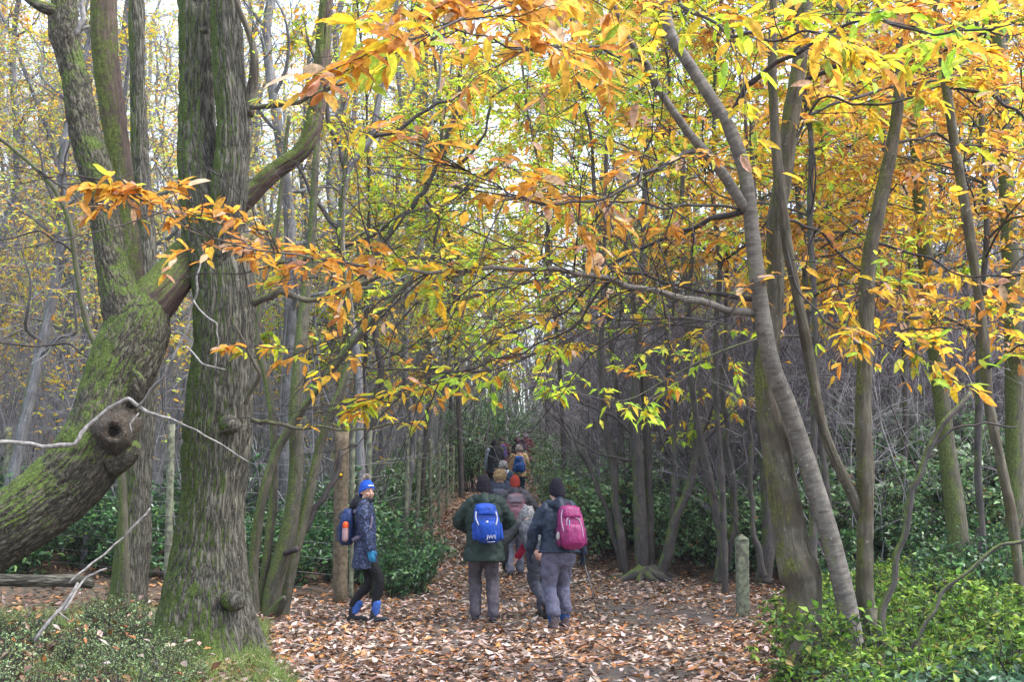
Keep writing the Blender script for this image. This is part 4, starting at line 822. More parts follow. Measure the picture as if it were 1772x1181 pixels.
# ------------------------------------------------------------------ shrubs and ground plants
def make_shrub(name, seed, rx, h, n, L, pal, mat, label, group, kind='mid', wl=.45, cat='shrub', stems=26):
    g = np.random.default_rng(seed); t = local_thing(name, (0, 0, -60), label, cat, group)
    tw, lp, ld = [], [], []
    a = g.uniform(0, 2 * np.pi, stems); rr = np.sqrt(g.uniform(0, 1, stems)) * rx; hh = h * g.uniform(.55, 1.05, stems) * (1 - .45 * (rr / rx) ** 2)
    K = 6; tt = np.linspace(0, 1, K); b0 = np.stack([np.cos(a) * rr * .35, np.sin(a) * rr * .35, a * 0 - .05], 1); e = np.stack([np.cos(a) * rr, np.sin(a) * rr, hh], 1)
    c = b0[:, None] * (1 - tt[None, :, None]) + e[:, None] * tt[None, :, None]; c[..., 2] = b0[:, None, 2] + (hh[:, None] + .05) * tt ** .8
    c[:, 1:] += g.normal(0, .03 * h, (stems, K - 1, 3))
    m = MB(); m.twigs(c, np.linspace(.012, .004, K)[None] * np.ones((stems, 1)) * min(1, h), 4)
    idx = g.integers(0, stems, n // 7); k = g.integers(1, K, len(idx)); p = c[idx, k]; d = unit(g.normal(0, 1, (len(idx), 3)) + [0, 0, .3]); l2 = g.uniform(.15, .38, len(idx)) * max(.6, min(1.2, rx))
    q = p[:, None] + d[:, None] * (np.linspace(0, 1, 3)[None, :, None] * l2[:, None, None]); m.twigs(q, np.full((len(idx), 3), .003), 3)
    m.build('stems', M['twig'], t)
    ii = g.integers(0, len(idx), n); f = g.uniform(.2, 1, n); lp = q[ii, 0] * (1 - f[:, None]) + q[ii, 2] * f[:, None]; lp[:, 2] = np.abs(lp[:, 2]) + .01
    ld = unit(d[ii] * .4 + g.normal(0, .7, (n, 3)) * [1, 1, .6]); nr = unit(g.normal(0, .45, (n, 3)) + [0, 0, 1] + .4 * unit(lp * [1, 1, .3]))
    Ls = L * g.uniform(.6, 1.2, n); lb = MB(); lb.leaves(lp, ld, nr, Ls, Ls * wl, colors(pal, n, g, .3), kind=kind, fold=.15, droop=g.uniform(0, .4, n)); lb.build('foliage', mat, t)
    return t
lau = [make_shrub('laurel_bush', 500 + i, 1.0, 1.6, 2600, .12, 'laurel', M['green'], 'x', 'dark evergreen bushes behind the wire fence') for i in range(3)]
GL = 'dark evergreen bushes behind the wire fence'
g = np.random.default_rng(8)
for i, (x, y) in enumerate(poisson(34, lambda y, g: -2.3 - g.uniform(0, 1) * (y * .32), lambda g: g.uniform(21.2, 31), .85, g)):
    place(lau[i % 3], x, y, g.uniform(.75, 1.1), label='glossy dark evergreen bush among others behind the fence on the left', group=GL)
for px, Y, sc, lab in ((668, 20.4, .62, 'bright glossy bush directly right of the woman in the blue hat'), (705, 21.4, .68, 'leafy evergreen bush beside the path right of the woman'), (725, 23.2, .6, 'evergreen bush at the foot of the fence posts by the path')):
    place(lau[1], (px - 886) / F_PX * Y, Y, sc, label=lab, group='evergreen bushes at the path edge')
bigi = make_shrub('holly_tree', 520, 1.2, 4.2, 5200, .11, 'bramble', M['green'], 'x', 'x', stems=40)
for px, Y, sc, lab in ((828, 44, .9, 'tall dark ivy-clad holly left of the far walkers'), (885, 58, 1.0, 'dark holly closing the end of the path'), (935, 56, .85, 'dark holly right of the far walkers'), (800, 56, 1.0, 'dark holly behind the furthest fence posts')):
    place(bigi, (px - 886) / F_PX * Y, Y, sc, label=lab, group='dark hollies around the far end of the path')
# bramble mounds right of the path
bra = [make_shrub('bramble_bush', 540 + i, 1.05, 1.35, 4200, .085, 'bramble', M['herb'], 'x', 'x', wl=.6) for i in range(3)]
for i, (x, y) in enumerate(poisson(95, lambda y, g: path_edges(y)[1] + .7 + g.uniform(0, 1) ** 1.3 * 8, lambda g: g.uniform(22.5, 44), .7, g)):
    place(bra[i % 3], x, y, g.uniform(.9, 1.35), label='leafy green bramble mound among others right of the path', group='bramble mounds under the trees right of the path')
for i, (x, y) in enumerate(poisson(26, lambda y, g: path_edges(y)[0] - 1.2 - g.uniform(0, 1) * 8, lambda g: g.uniform(31, 55), .9, g)):
    place(bra[i % 3], x, y, g.uniform(.7, 1.2), label='leafy green bramble mound among others beyond the fence', group='bramble mounds beyond the fence')
her = [make_shrub('nettle_clump', 560 + i, .5, .60, 820, .078, 'herb', M['nettle'], 'x', 'x', wl=.55, cat='plant') for i in range(3)]
for i, (x, y) in enumerate(poisson(95, lambda y, g: np.interp(y, [9, 12, 15, 17, 22], [1.95, 1.9, 2.6, 3.2, 4.3]) + .35 + g.uniform(0, 1) * (y * .36 + .5 - 1.9), lambda g: 9.2 + 11 * g.uniform(0, 1) ** 1.1, .38, g)):
    place(her[i % 3], x, y, g.uniform(.6, 1.05), label='bright green bramble and nettle clump at the lower right', group='bright green undergrowth at the lower right')
blg = [make_shrub('nettle_clump', 570 + i, .5, .38, 420, .095, 'bluegreen', M['herb'], 'x', 'x', wl=.55, cat='plant') for i in range(2)]
for i, (x, y) in enumerate(poisson(20, lambda y, g: 2.2 + g.uniform(0, 1) * 2.0, lambda g: g.uniform(9.0, 10.4), .3, g)):
    place(blg[i % 2], x, y, g.uniform(.7, 1.0), label='blue-green nettle clump along the bottom right edge', group='blue-green nettles at the bottom right')
drk = [make_shrub('bramble_bush', 580 + i, .9, .9, 2200, .08, 'laurel', M['herb'], 'x', 'x', wl=.55) for i in range(2)]
for i, (x, y) in enumerate(poisson(30, lambda y, g: 4.6 + g.uniform(0, 1) * 6, lambda g: g.uniform(15.5, 26), .75, g)):
    place(drk[i % 2], x, y, g.uniform(.7, 1.1), label='dark green bramble bush behind the forked chestnut', group='dark bramble bushes behind the right-hand trees')
bil = [make_shrub('bilberry_clump', 590 + i, .5, .55, 1500, .034, 'bilberry', M['herb'], 'x', 'x', wl=.6, kind='diamond', cat='plant', stems=40) for i in range(3)]
for i, (x, y) in enumerate(poisson(52, lambda y, g: -np.interp(y, [9, 11, 13, 16], [1.85, 2.1, 2.7, 3.4]) - .3 - g.uniform(0, 1) * 3.2, lambda g: g.uniform(9.6, 16), .38, g)):
    place(bil[i % 3], x, y, g.uniform(.35, .95), label='wiry small-leaved bilberry clump at the lower left', group='bilberry clumps around the oak feet')
# grass blades, caught leaves and fallen twigs
g = np.random.default_rng(91); n = 16000; y = g.uniform(9, 17, n); x = -np.interp(y, [9, 11, 13, 17], [1.5, 1.9, 2.5, 3.2]) + .3 - g.uniform(0, 1, n) ** 1.4 * 3.6
z = ground(x, y); a = g.uniform(0, 6.28, n); L = g.uniform(.07, .26, n); b0 = np.stack([x, y, z], 1); d = np.stack([np.cos(a) * .5, np.sin(a) * .5, np.ones(n)], 1); K = np.linspace(0, 1, 4)
q = b0[:, None] + d[:, None] * (K[None, :, None] * L[:, None, None]); q[..., 2] -= (K ** 2)[None] * L[:, None] * .35
keep = vnoise(np.stack([x * 1.6, y * 1.6, x * 0 + 8], -1)) > .42; mb = MB(); mb.twigs(q[keep], np.array([.0022, .002, .0015, .0004])[None] * np.ones((keep.sum(), 1)), 3)
tag(mb.build('grass', plain('woodland_grass', (.14, .20, .05), .7, scale=3, var=.4)), 'thin woodland grass and moss on the bank around the oak', 'grass', kind='stuff')
n = 420; y = g.uniform(9.3, 16, n); x = -np.interp(y, [9, 11, 13, 16], [1.8, 2.1, 2.7, 3.4]) - .1 - g.uniform(0, 1, n) * 3.2; z = ground(x, y) + g.uniform(.05, .33, n); d = unit(g.normal(0, 1, (n, 3)) * [1, 1, .35]); L = g.uniform(.07, .14, n)
mb = MB(); mb.leaves(np.stack([x, y, z], 1), d, unit(g.normal(0, .4, (n, 3)) + [0, 0, 1]), L, L * .42, colors('litter', n, g, .3), kind='mid', fold=.3, droop=g.uniform(-.2, .3, n))
tag(mb.build('leaf_litter', M['litter']), 'brown leaves caught in the bilberry at the lower left', 'fallen leaves', kind='stuff')
n = 900; y = 9 + 22 * g.uniform(0, 1, n) ** 1.5; l, r = path_edges(y); x = l - .8 + (r - l + 1.6) * g.uniform(0, 1, n); a = g.uniform(0, 6.28, n); L = g.uniform(.06, .35, n) * g.uniform(.4, 1, n); z = ground(x, y) + .035
K = np.linspace(-.5, .5, 4); q = np.stack([x[:, None] + np.cos(a)[:, None] * K * L[:, None], y[:, None] + np.sin(a)[:, None] * K * L[:, None], z[:, None] + g.normal(0, .008, (n, 4))], -1); q[..., :2] += g.normal(0, .006, (n, 4, 2))
mb = MB(); mb.twigs(q, np.full((n, 4), .0032), 4); tag(mb.build('fallen_twigs', M['twig']), 'small dark twigs dropped on the path among the leaves', 'twigs', kind='stuff')

# ------------------------------------------------------------------ people
def fabric(name, c, rough=.8, wr=.6, scale=14, var=.18, spec=.25, pattern=None, weave=True):
    m, nt, b = nmat(name); L = nt.links.new
    tc = node(nt, 'ShaderNodeTexCoord')
    n = node(nt, 'ShaderNodeTexNoise', Scale=scale, Detail=4.0, Distortion=.6); L(tc.outputs['Object'], n.inputs['Vector'])
    r = ramp(nt, [(.35, tuple(x * (1 - var) * .85 for x in c)), (.65, tuple(min(1, x * (1 + var)) * .85 for x in c))]); L(n.outputs[0], r.inputs[0]); out = r.outputs[0]
    if pattern:
        v = node(nt, 'ShaderNodeTexNoise', Scale=38.0, Detail=2.0); L(tc.outputs['Object'], v.inputs['Vector'])
        r2 = ramp(nt, [(.52, (0, 0, 0)), (.57, (1, 1, 1))]); L(v.outputs[0], r2.inputs[0]); mx = node(nt, 'ShaderNodeMixRGB'); L(r2.outputs[0], mx.inputs[0]); L(out, mx.inputs[1]); mx.inputs[2].default_value = (*pattern, 1); out = mx.outputs[0]
    L(out, b.inputs['Base Color']); b.inputs['Roughness'].default_value = rough; b.inputs['Specular IOR Level'].default_value = spec;     bp = node(nt, 'ShaderNodeBump', Strength=wr, Distance=.035); L(n.outputs[0], bp.inputs['Height']); L(bp.outputs[0], b.inputs['Normal'])
    return m
def skin_mat():
    m, nt, b = nmat('skin'); L = nt.links.new; tc = node(nt, 'ShaderNodeTexCoord'); n = node(nt, 'ShaderNodeTexNoise', Scale=22.0, Detail=3.0); L(tc.outputs['Object'], n.inputs['Vector'])
    r = ramp(nt, [(.35, (.50, .27, .20)), (.65, (.62, .37, .28))]); L(n.outputs[0], r.inputs[0]); L(r.outputs[0], b.inputs['Base Color']); b.inputs['Roughness'].default_value = .5
    b.inputs['Subsurface Weight'].default_value = .1; b.inputs['Subsurface Scale'].default_value = .01
    return m
M['skin'] = skin_mat(); M['boot'] = fabric('boot_leather', (.035, .028, .024), .6); M['sole'] = fabric('boot_sole', (.045, .042, .04), .9)
WR = bpy.data.textures.new('cloth_folds', 'CLOUDS'); WR.noise_scale = .11; WR.noise_depth = 2
def ell(mb, c, r, n=14, rot=None):
    """closed ellipsoid"""
    c = np.array(c, float); r = np.array(r, float); t = np.linspace(0, np.pi, n); a = np.linspace(0, 2 * np.pi, 2 * n, endpoint=False)
    v = np.stack([np.sin(t)[:, None] * np.cos(a), np.sin(t)[:, None] * np.sin(a), np.cos(t)[:, None] + 0 * a], -1)[1:-1]
    k = 2 * n; m = n - 2; vv = np.vstack([v.reshape(-1, 3), [[0, 0, 1], [0, 0, -1]]]) * r
    if rot is not None: vv = vv @ np.array(rot).T
    i = np.arange(m - 1)[:, None] * k; j = np.arange(k)[None]; j2 = (j + 1) % k
    q = np.stack([i + j, i + k + j, i + k + j2, i + j2], -1).reshape(-1, 4); jj = np.arange(k); j3 = (jj + 1) % k
    mb.add(vv + c, [q, np.stack([np.full(k, m * k), jj, j3], -1), np.stack([np.full(k, m * k + 1), (m - 1) * k + j3, (m - 1) * k + jj], -1)])
def cap(mb, pts, rs, n=12, ry=None, ref=None):
    """closed tapered chain with rounded ends"""
    pts = np.array(pts, float); rs = np.array(rs, float); ry = rs if ry is None else np.array(ry, float)
    c = catmull(np.column_stack([pts, rs, ry]), .03)
    d0 = unit(c[0, :3] - c[1, :3]); d1 = unit(c[-1, :3] - c[-2, :3])
    def endc(row, d, s): return [np.concatenate([row[:3] + d * row[3] * k, row[3:] * max(math.sqrt(1 - k * k), .12)]) for k in s]
    c = np.vstack([endc(c[0], d0, (.97, .75, .4)), c, endc(c[-1], d1, (.4, .75, .97))])
    mb.tube(c[:, :3], c[:, 3], n, ry=c[:, 4], ref=ref)
def blob(mb, name, mat, parent, vox, smooth=3, fold=0.0, fac=.6):
    o = mb.build(name, mat, parent)
    m = o.modifiers.new('fuse', 'REMESH'); m.mode = 'VOXEL'; m.voxel_size = vox; m.use_smooth_shade = True
    s = o.modifiers.new('soften', 'SMOOTH'); s.iterations = smooth; s.factor = fac
    if fold:
        d = o.modifiers.new('folds', 'DISPLACE'); d.texture = WR; d.strength = fold; d.mid_level = .5; d.texture_coords = 'LOCAL'
    return o
def ik(a, b, l1, l2, pole):
    a, b, pole = map(lambda q: np.array(q, float), (a, b, pole)); d = b - a; D = min(np.linalg.norm(d), (l1 + l2) * .995); u = unit(d)
    x = (l1 * l1 - l2 * l2 + D * D) / (2 * D); h = math.sqrt(max(l1 * l1 - x * x, 1e-6)); p = pole - u * np.dot(pole, u)
    return a + u * x + unit(p) * h, a + u * D

def person(loc, rz, label, H=1.7, lean=0.0, feet=((-.10, .16), (.10, -.16)), lift=(0, 0), pitch=(0, 0), hands=None, elbow=((-1, -.5, 0), (1, -.5, 0)), head_yaw=0.0, head_tilt=0.0,
           hat=None, hair=None, hood=None, coat=None, hem=.86, coat_w=1.0, trousers=None, legw=1.0, boots=None, gloves=(None, None), socks=None, gaiter=None, sleeve=(None, None), detail=True, hip=.93, name='person', extra=None, hatstyle='beanie'):
    t = local_thing(name, loc, label, 'person', 'walkers on the woodland path', rz); s = H / 1.72
    vb = .0055 if detail else .010; vc = .011 if detail else .015
    cl, sl_ = math.cos(lean), math.sin(lean); hz_ = hip * s
    def U(p):      # lean the upper body forward about the hips
        x, y, z = [q * s for q in p]; z -= .93 * s
        return np.array([x, y * cl + z * sl_, hz_ + z * cl - y * sl_])
    hipj = [np.array([sx * .095 * s, 0, hz_ - .03 * s]) for sx in (-1, 1)]
    ank = []
    knee = []
    for i in (0, 1):
        a = np.array([feet[i][0] * s, feet[i][1] * s, .09 * s + lift[i]]); k, a = ik(hipj[i], a, .435 * s, .425 * s, (0, 1, .05)); knee.append(k); ank.append(a)
    sh = [U((sx * .175, 0, 1.41)) for sx in (-1, 1)]
    hands = hands or ((-.27, .10, .80), (.27, .04, .80))
    wr, el = [], []
    for i in (0, 1):
        w = U(hands[i]) if lean < .3 or len(hands[i]) == 3 else np.array(hands[i][:3]); e, w = ik(sh[i], w, .285 * s, .255 * s, elbow[i]); wr.append(w); el.append(e)
    # ---- body, one continuous surface
    mb = MB(); X = (1, 0, 0)
    cap(mb, [U((0, .0, .90)), U((0, -.01, 1.0)), U((0, -.005, 1.12)), U((0, 0, 1.26)), U((0, 0, 1.38)), U((0, 0, 1.44))], [q * s for q in (.155, .15, .13, .155, .155, .09)], 20, ry=[q * s for q in (.11, .11, .095, .11, .10, .07)], ref=X)
    cap(mb, [U((0, 0, 1.42)), U((0, .012, 1.53))], [.058 * s, .052 * s])
    hy, ht = head_yaw, head_tilt
    Rz = np.array([[math.cos(hy), -math.sin(hy), 0], [math.sin(hy), math.cos(hy), 0], [0, 0, 1]]); Rx = np.array([[1, 0, 0], [0, math.cos(-ht), -math.sin(-ht)], [0, math.sin(-ht), math.cos(-ht)]])
    hc = U((0, .02, 1.60)); 
    def Hd(p): return hc + Rz @ (Rx @ (np.array(p, float) * s))
    RR = Rz @ Rx
    ell(mb, Hd((0, -.012, .02)), np.array((.076, .094, .098)) * s, 16, RR); ell(mb, Hd((0, .028, -.045)), np.array((.058, .062, .068)) * s, 14, RR)
    ell(mb, Hd((0, .066, -.088)), np.array((.026, .02, .02)) * s, 10, RR)                                                    # chin
    cap(mb, [Hd((0, .082, .012)), Hd((0, .098, -.018)), Hd((0, .106, -.034))], [.010 * s, .012 * s, .015 * s], 10)            # nose
    for sx in (-1, 1):
        ell(mb, Hd((sx * .077, -.008, -.01)), np.array((.012, .02, .032)) * s, 10, RR)                                        # ear
        ell(mb, Hd((sx * .036, .068, -.032)), np.array((.022, .018, .02)) * s, 10, RR)                                        # cheek
        cap(mb, [Hd((sx * .012, .086, .028)), Hd((sx * .05, .072, .026))], [.009 * s, .008 * s], 8)                           # brow
    for i, sx in enumerate((-1, 1)):
        cap(mb, [sh[i], (sh[i] + el[i]) / 2, el[i]], [.056 * s, .047 * s, .038 * s]); cap(mb, [el[i], (el[i] + wr[i]) / 2, wr[i]], [.040 * s, .036 * s, .026 * s])
        lw = s * min(1, legw); cap(mb, [hipj[i], (hipj[i] + knee[i]) / 2, knee[i]], [.084 * lw, .072 * lw, .053 * lw]); cap(mb, [knee[i], knee[i] * .65 + ank[i] * .35, ank[i]], [.051 * lw, .053 * lw, .036 * lw])
        cap(mb, [ank[i], ank[i] + np.array([0, .10, -.045]) * s], [.036 * s, .030 * s])
    def hand(mbx, i, grow_=0.0):
        sx = -1 if i == 0 else 1; d = unit(wr[i] - el[i]); d = unit(d + np.array([0, .15, -.35])); sd_ = np.array([0, 1., 0]); sd_ = unit(sd_ - d * np.dot(sd_, d)); nn = unit(np.cross(d, sd_)) * sx * -1  # palm faces body
        if np.dot(nn, [-sx, 0, 0]) < 0: nn = -nn
        pc = wr[i] + d * .05 * s
        cap(mbx, [wr[i], wr[i] + d * .03 * s, pc + d * .03 * s], np.array([.024, .034, .036]) * s + grow_, 12, ry=np.array([.020, .016, .014]) * s + grow_, ref=sd_)
        for f, (off, ln) in enumerate(((.028, .070), (.009, .078), (-.010, .073), (-.028, .058))):
            b = pc + d * .035 * s + sd_ * off * s; c1 = .35
            k1 = b + unit(d + nn * .25) * ln * .45 * s; k2 = k1 + unit(d + nn * .8) * ln * .33 * s; k3 = k2 + unit(d * .6 + nn) * ln * .25 * s
            cap(mbx, [b - d * .02 * s, k1, k2, k3], np.array([.0092, .0088, .0082, .0072]) * s + grow_, 8)
        b = wr[i] + d * .025 * s + sd_ * .026 * s
        cap(mbx, [b, b + unit(d * .6 + sd_ * .8 + nn * .3) * .035 * s, b + unit(d * .6 + sd_ * .8 + nn * .3) * .035 * s + unit(d + sd_ * .2 + nn * .5) * .03 * s], np.array([.013, .011, .009]) * s + grow_, 8)
        return pc + d * .05 * s
    hp = [hand(mb, i) for i in (0, 1)]
    blob(mb, 'body', M['skin'], t, vb, 2, fac=.5)
    if detail and abs(hy) > .3:
        for sx in (-1, 1):
            m2 = MB(); ell(m2, Hd((sx * .031, .077, .006)), np.array((.0125, .010, .0095)) * s, 10, RR); e_ = m2.build('eye', M['eyewhite'], t)
            m2 = MB(); ell(m2, Hd((sx * .031, .0865, .006)), np.array((.006, .003, .006)) * s, 8, RR); m2.build('iris', M['iris'], e_)
            m2 = MB(); cap(m2, [Hd((sx * .014, .098, .026)), Hd((sx * .034, .094, .032)), Hd((sx * .052, .078, .026))], [.0035, .004, .003], 6); m2.build('eyebrow', M['brow'], t)
        m2 = MB(); cap(m2, [Hd((-.024, .083, -.062)), Hd((0, .094, -.060)), Hd((.024, .083, -.062))], [.004, .0075, .004], 8); m2.build('lips', M['lips'], t)
    # ---- trousers
    mb = MB()
    cap(mb, [U((0, 0, 1.0)), np.array([0, -.01, hz_ + .0]), np.array([0, -.01, hz_ - .07 * s])], [.165 * s, .18 * s, .15 * s], 18, ry=[.12 * s, .125 * s * (.8 + .2 * legw), .11 * s], ref=X)
    for i in (0, 1):
        lo = ank[i] + np.array([0, 0, .12 if gaiter else (.11 if socks else .02)])
        cap(mb, [hipj[i] + [0, 0, -.02], (hipj[i] + knee[i]) / 2, knee[i], knee[i] * .5 + lo * .5, lo], np.array(([.105, .096, .080, .076, .074] if legw > .85 else [.108, .098, .080, .076, .062])) * s * legw, 14)
    blob(mb, 'trousers' if legw > .85 else 'leggings', trousers, t, vc, 2, fold=.042 * min(1, legw) if legw > .85 else .004)
    # ---- boots, socks, gaiters
    for i in (0, 1):
        p = pitch[i]; a = ank[i]; cp, sp = math.cos(p), math.sin(p)
        def F(y, z, x=0): y *= s; z *= s; return a + np.array([x * s, y * cp + z * sp, z * cp - y * sp])
        mb = MB(); cap(mb, [F(-.005, .04), F(-.01, -.01), F(.0, -.045)], [.050 * s, .048 * s, .046 * s], 14); cap(mb, [F(-.03, -.05), F(.06, -.045), F(.15, -.055)], np.array([.044, .045, .036]) * s, 14, ry=np.array([.032, .040, .028]) * s, ref=(1, 0, 0))
        b_ = blob(mb, 'boot', boots or M['boot'], t, .009 if detail else .013, 2)
        mb = MB(); mb.tube([F(-.075, -.078), F(-.04, -.08), F(.06, -.080), F(.14, -.078), F(.18, -.070)], np.array([.030, .042, .044, .04, .02]) * s, 12, ry=np.full(5, .011 * s), ref=(1, 0, 0)); mb.build('sole', M['sole'], b_)
        if detail:
            for k in range(3):
                z = -.012 + .018 * k; m3 = MB(); m3.tube([F(.07 - .018 * k - .004, z, -.028), F(.088 - .018 * k - .004, z + .012, 0), F(.07 - .018 * k - .004, z, .028)], .0035, 6); m3.build('lace', M['lace'], b_)
        if socks: mb = MB(); d = unit(knee[i] - a); cap(mb, [a + d * .02, a + d * .15 * s], [.050 * s, .058 * s], 14); blob(mb, 'sock', socks, t, .009, 1, fold=.006)
        if gaiter: mb = MB(); d = unit(knee[i] - a); cap(mb, [a + d * .02, a + d * .09, a + d * .18 * s], [.058 * s, .066 * s, .072 * s], 14); blob(mb, 'gaiter', gaiter, t, .010, 1, fold=.012)
    # ---- coat with sleeves
    mb = MB(); w = coat_w; hz2 = hem
    pts = [U((0, 0, 1.465)), U((0, 0, 1.42)), U((0, 0, 1.30)), U((0, .0, 1.12)), U((0, 0, .98))]; rx = [.085, .165, .205 * w, .20 * w, .205 * w]; ry = [.075, .10, .135 * w, .135 * w, .145 * w]
    if hem < .90: pts += [np.array([0, 0, hz_ * .5 + hem * .5]), np.array([0, .0, hem])]; rx += [.225 * w, .245 * w]; ry += [.16 * w, .175 * w]
    else: pts += [U((0, 0, hem))]; rx += [.21 * w]; ry += [.15 * w]
    c = catmull(np.column_stack([pts, np.array(rx) * s, np.array(ry) * s]), .03); mb.tube(c[:, :3], c[:, 3], 28, ry=c[:, 4], ref=X)
    for i in (0, 1):
        if sleeve[i] is None:
            we = wr[i] + unit(wr[i] - el[i]) * -.01
            cap(mb, [sh[i] + (np.array([.02, 0, -.01]) * (1 if i == 0 else -1)), (sh[i] * .6 + el[i] * .4), el[i], (el[i] + we) / 2, we], np.array([.082, .078, .066, .062, .050]) * s * (.5 + .5 * w), 14)
    co = blob(mb, 'coat', coat, t, vc, 2, fold=.05 if w > .95 else .035)
    for i in (0, 1):
        if sleeve[i] is not None:
            mb = MB(); we = wr[i]; cap(mb, [sh[i], (sh[i] * .6 + el[i] * .4), el[i], (el[i] + we) / 2, we], np.array([.080, .074, .062, .056, .046]) * s, 14); blob(mb, 'sleeve', sleeve[i], t, vc, 2, fold=.02)
    if hood is not None:     # hood lying on the shoulders
        mb = MB(); q = []
        for k in range(9):
            a = math.pi * (-.15 + 1.3 * k / 8); q.append(U((.105 * math.cos(a), .03 - .115 * math.sin(a), 1.475 - .035 * math.sin(a))))
        cap(mb, q, np.array([.03, .045, .055, .062, .066, .062, .055, .045, .03]) * s, 12); cap(mb, [U((0, -.10, 1.47)), U((0, -.155, 1.40))], [.07 * s, .055 * s], 14)
        blob(mb, 'hood', hood, t, vc, 3, fold=.022)
    for i in (0, 1):
        if gloves[i] is not None: mb = MB(); hand(mb, i, .004); cap(mb, [wr[i] - unit(wr[i] - el[i]) * .05, wr[i] + unit(wr[i] - el[i]) * .015], [.042 * s, .034 * s]); blob(mb, 'glove', gloves[i], t, .0065 if detail else .01, 1)
    # ---- hair / hat
    if hair is not None:
        g = np.random.default_rng(int(abs(loc[1]) * 10)); mb = MB(); n = 520 if detail else 260; a = g.uniform(0, 2 * np.pi, n); k = g.uniform(0, 1, n); long_ = hair[1]
        fr = np.abs(((a + np.pi / 2) % (2 * np.pi)) - np.pi)       # 0 at the face (+y)
        k = np.where(fr < .9, k * .45, k); th_ = k * 1.7
        p0 = np.stack([np.sin(th_) * np.cos(a) * .080, -.014 + np.sin(th_) * np.sin(a) * .098, .022 + np.cos(th_) * .103], 1)
        tg = np.stack([np.cos(a) * .55, np.sin(a) * .55, -np.ones(n) * (.3 + th_)], 1) + g.normal(0, .22, (n, 3)); tg = unit(tg)
        q = []
        for j in range(5): tt = j / 4 * long_ * g.uniform(.8, 1.1, n); r_ = p0 + tg * tt[:, None]; r_[:, :2] *= (1.04 - .10 * (j / 4) * (r_[:, 2:3] < -.04)); q.append(r_)
        q = np.stack(q, 1); q = hc + (q.reshape(-1, 3) * s) @ RR.T; q = q.reshape(n, 5, 3)
        mb.twigs(q, np.array([.011, .012, .011, .009, .004])[None] * np.ones((n, 1)), 4)
        ell(mb, Hd((0, -.016, .026)), np.array((.082, .099, .100)) * s, 16, RR); mb.build('hair', hair[0], t)
    if hat is not None:
        mb = MB(); a = np.linspace(0, 2 * np.pi, 49)[:-1]; prof = [(-.052, 1.0), (-.048, 1.07), (-.01, 1.09), (-.006, 1.05), (.02, 1.07), (.06, .98), (.095, .78), (.122, .48), (.135, .2), (.138, .02)]
        if hatstyle == 'tall': prof = [(-.07, .95), (-.065, 1.04), (-.02, 1.08), (.02, 1.08), (.06, 1.0), (.10, .82), (.135, .6), (.155, .36), (.165, .15), (.167, .02)]
        ring = []
        for z, r_ in prof:
            rb = 1 + .012 * np.cos(a * 24); wz = min(1, max(0, (.06 - z) / .11)); zz = z + wz * (.018 + .056 * np.sin(a))
            ring.append(np.stack([np.cos(a) * .084 * r_ * rb, -.012 + np.sin(a) * .102 * r_ * rb, .012 + zz], 1))
        v = np.array(ring).reshape(-1, 3); k = 48; i = np.arange(len(prof) - 1)[:, None] * k; j = np.arange(k)[None]; j2 = (j + 1) % k
        mb.add(hc + (v * s) @ RR.T, [np.stack([i + j, i + j2, i + k + j2, i + k + j], -1).reshape(-1, 4)]); ho = mb.build('hat', hat, t)
        if hatstyle == 'pompom':
            g = np.random.default_rng(4); n = 700; d = unit(g.normal(0, 1, (n, 3))); c0 = Hd((0, -.02, .165)); q = c0 + d[:, None] * (np.array([0, .5, 1.])[None, :, None] * .046); q[:, 2] += g.normal(0, .004, (n, 3)); m2 = MB(); m2.twigs(q, np.array([.003, .003, .0015])[None] * np.ones((n, 1)), 3); m2.build('pompom', M['pompom'], ho)
            m2 = MB(); cap(m2, [Hd((-.035, .088, .068)), Hd((0, .100, .070)), Hd((.035, .088, .068))], [.008, .009, .008], 8); m2.build('logo_patch', M['white'], ho)
    if extra: extra(t, U, Hd, wr, s)
    return t, U, hp, wr

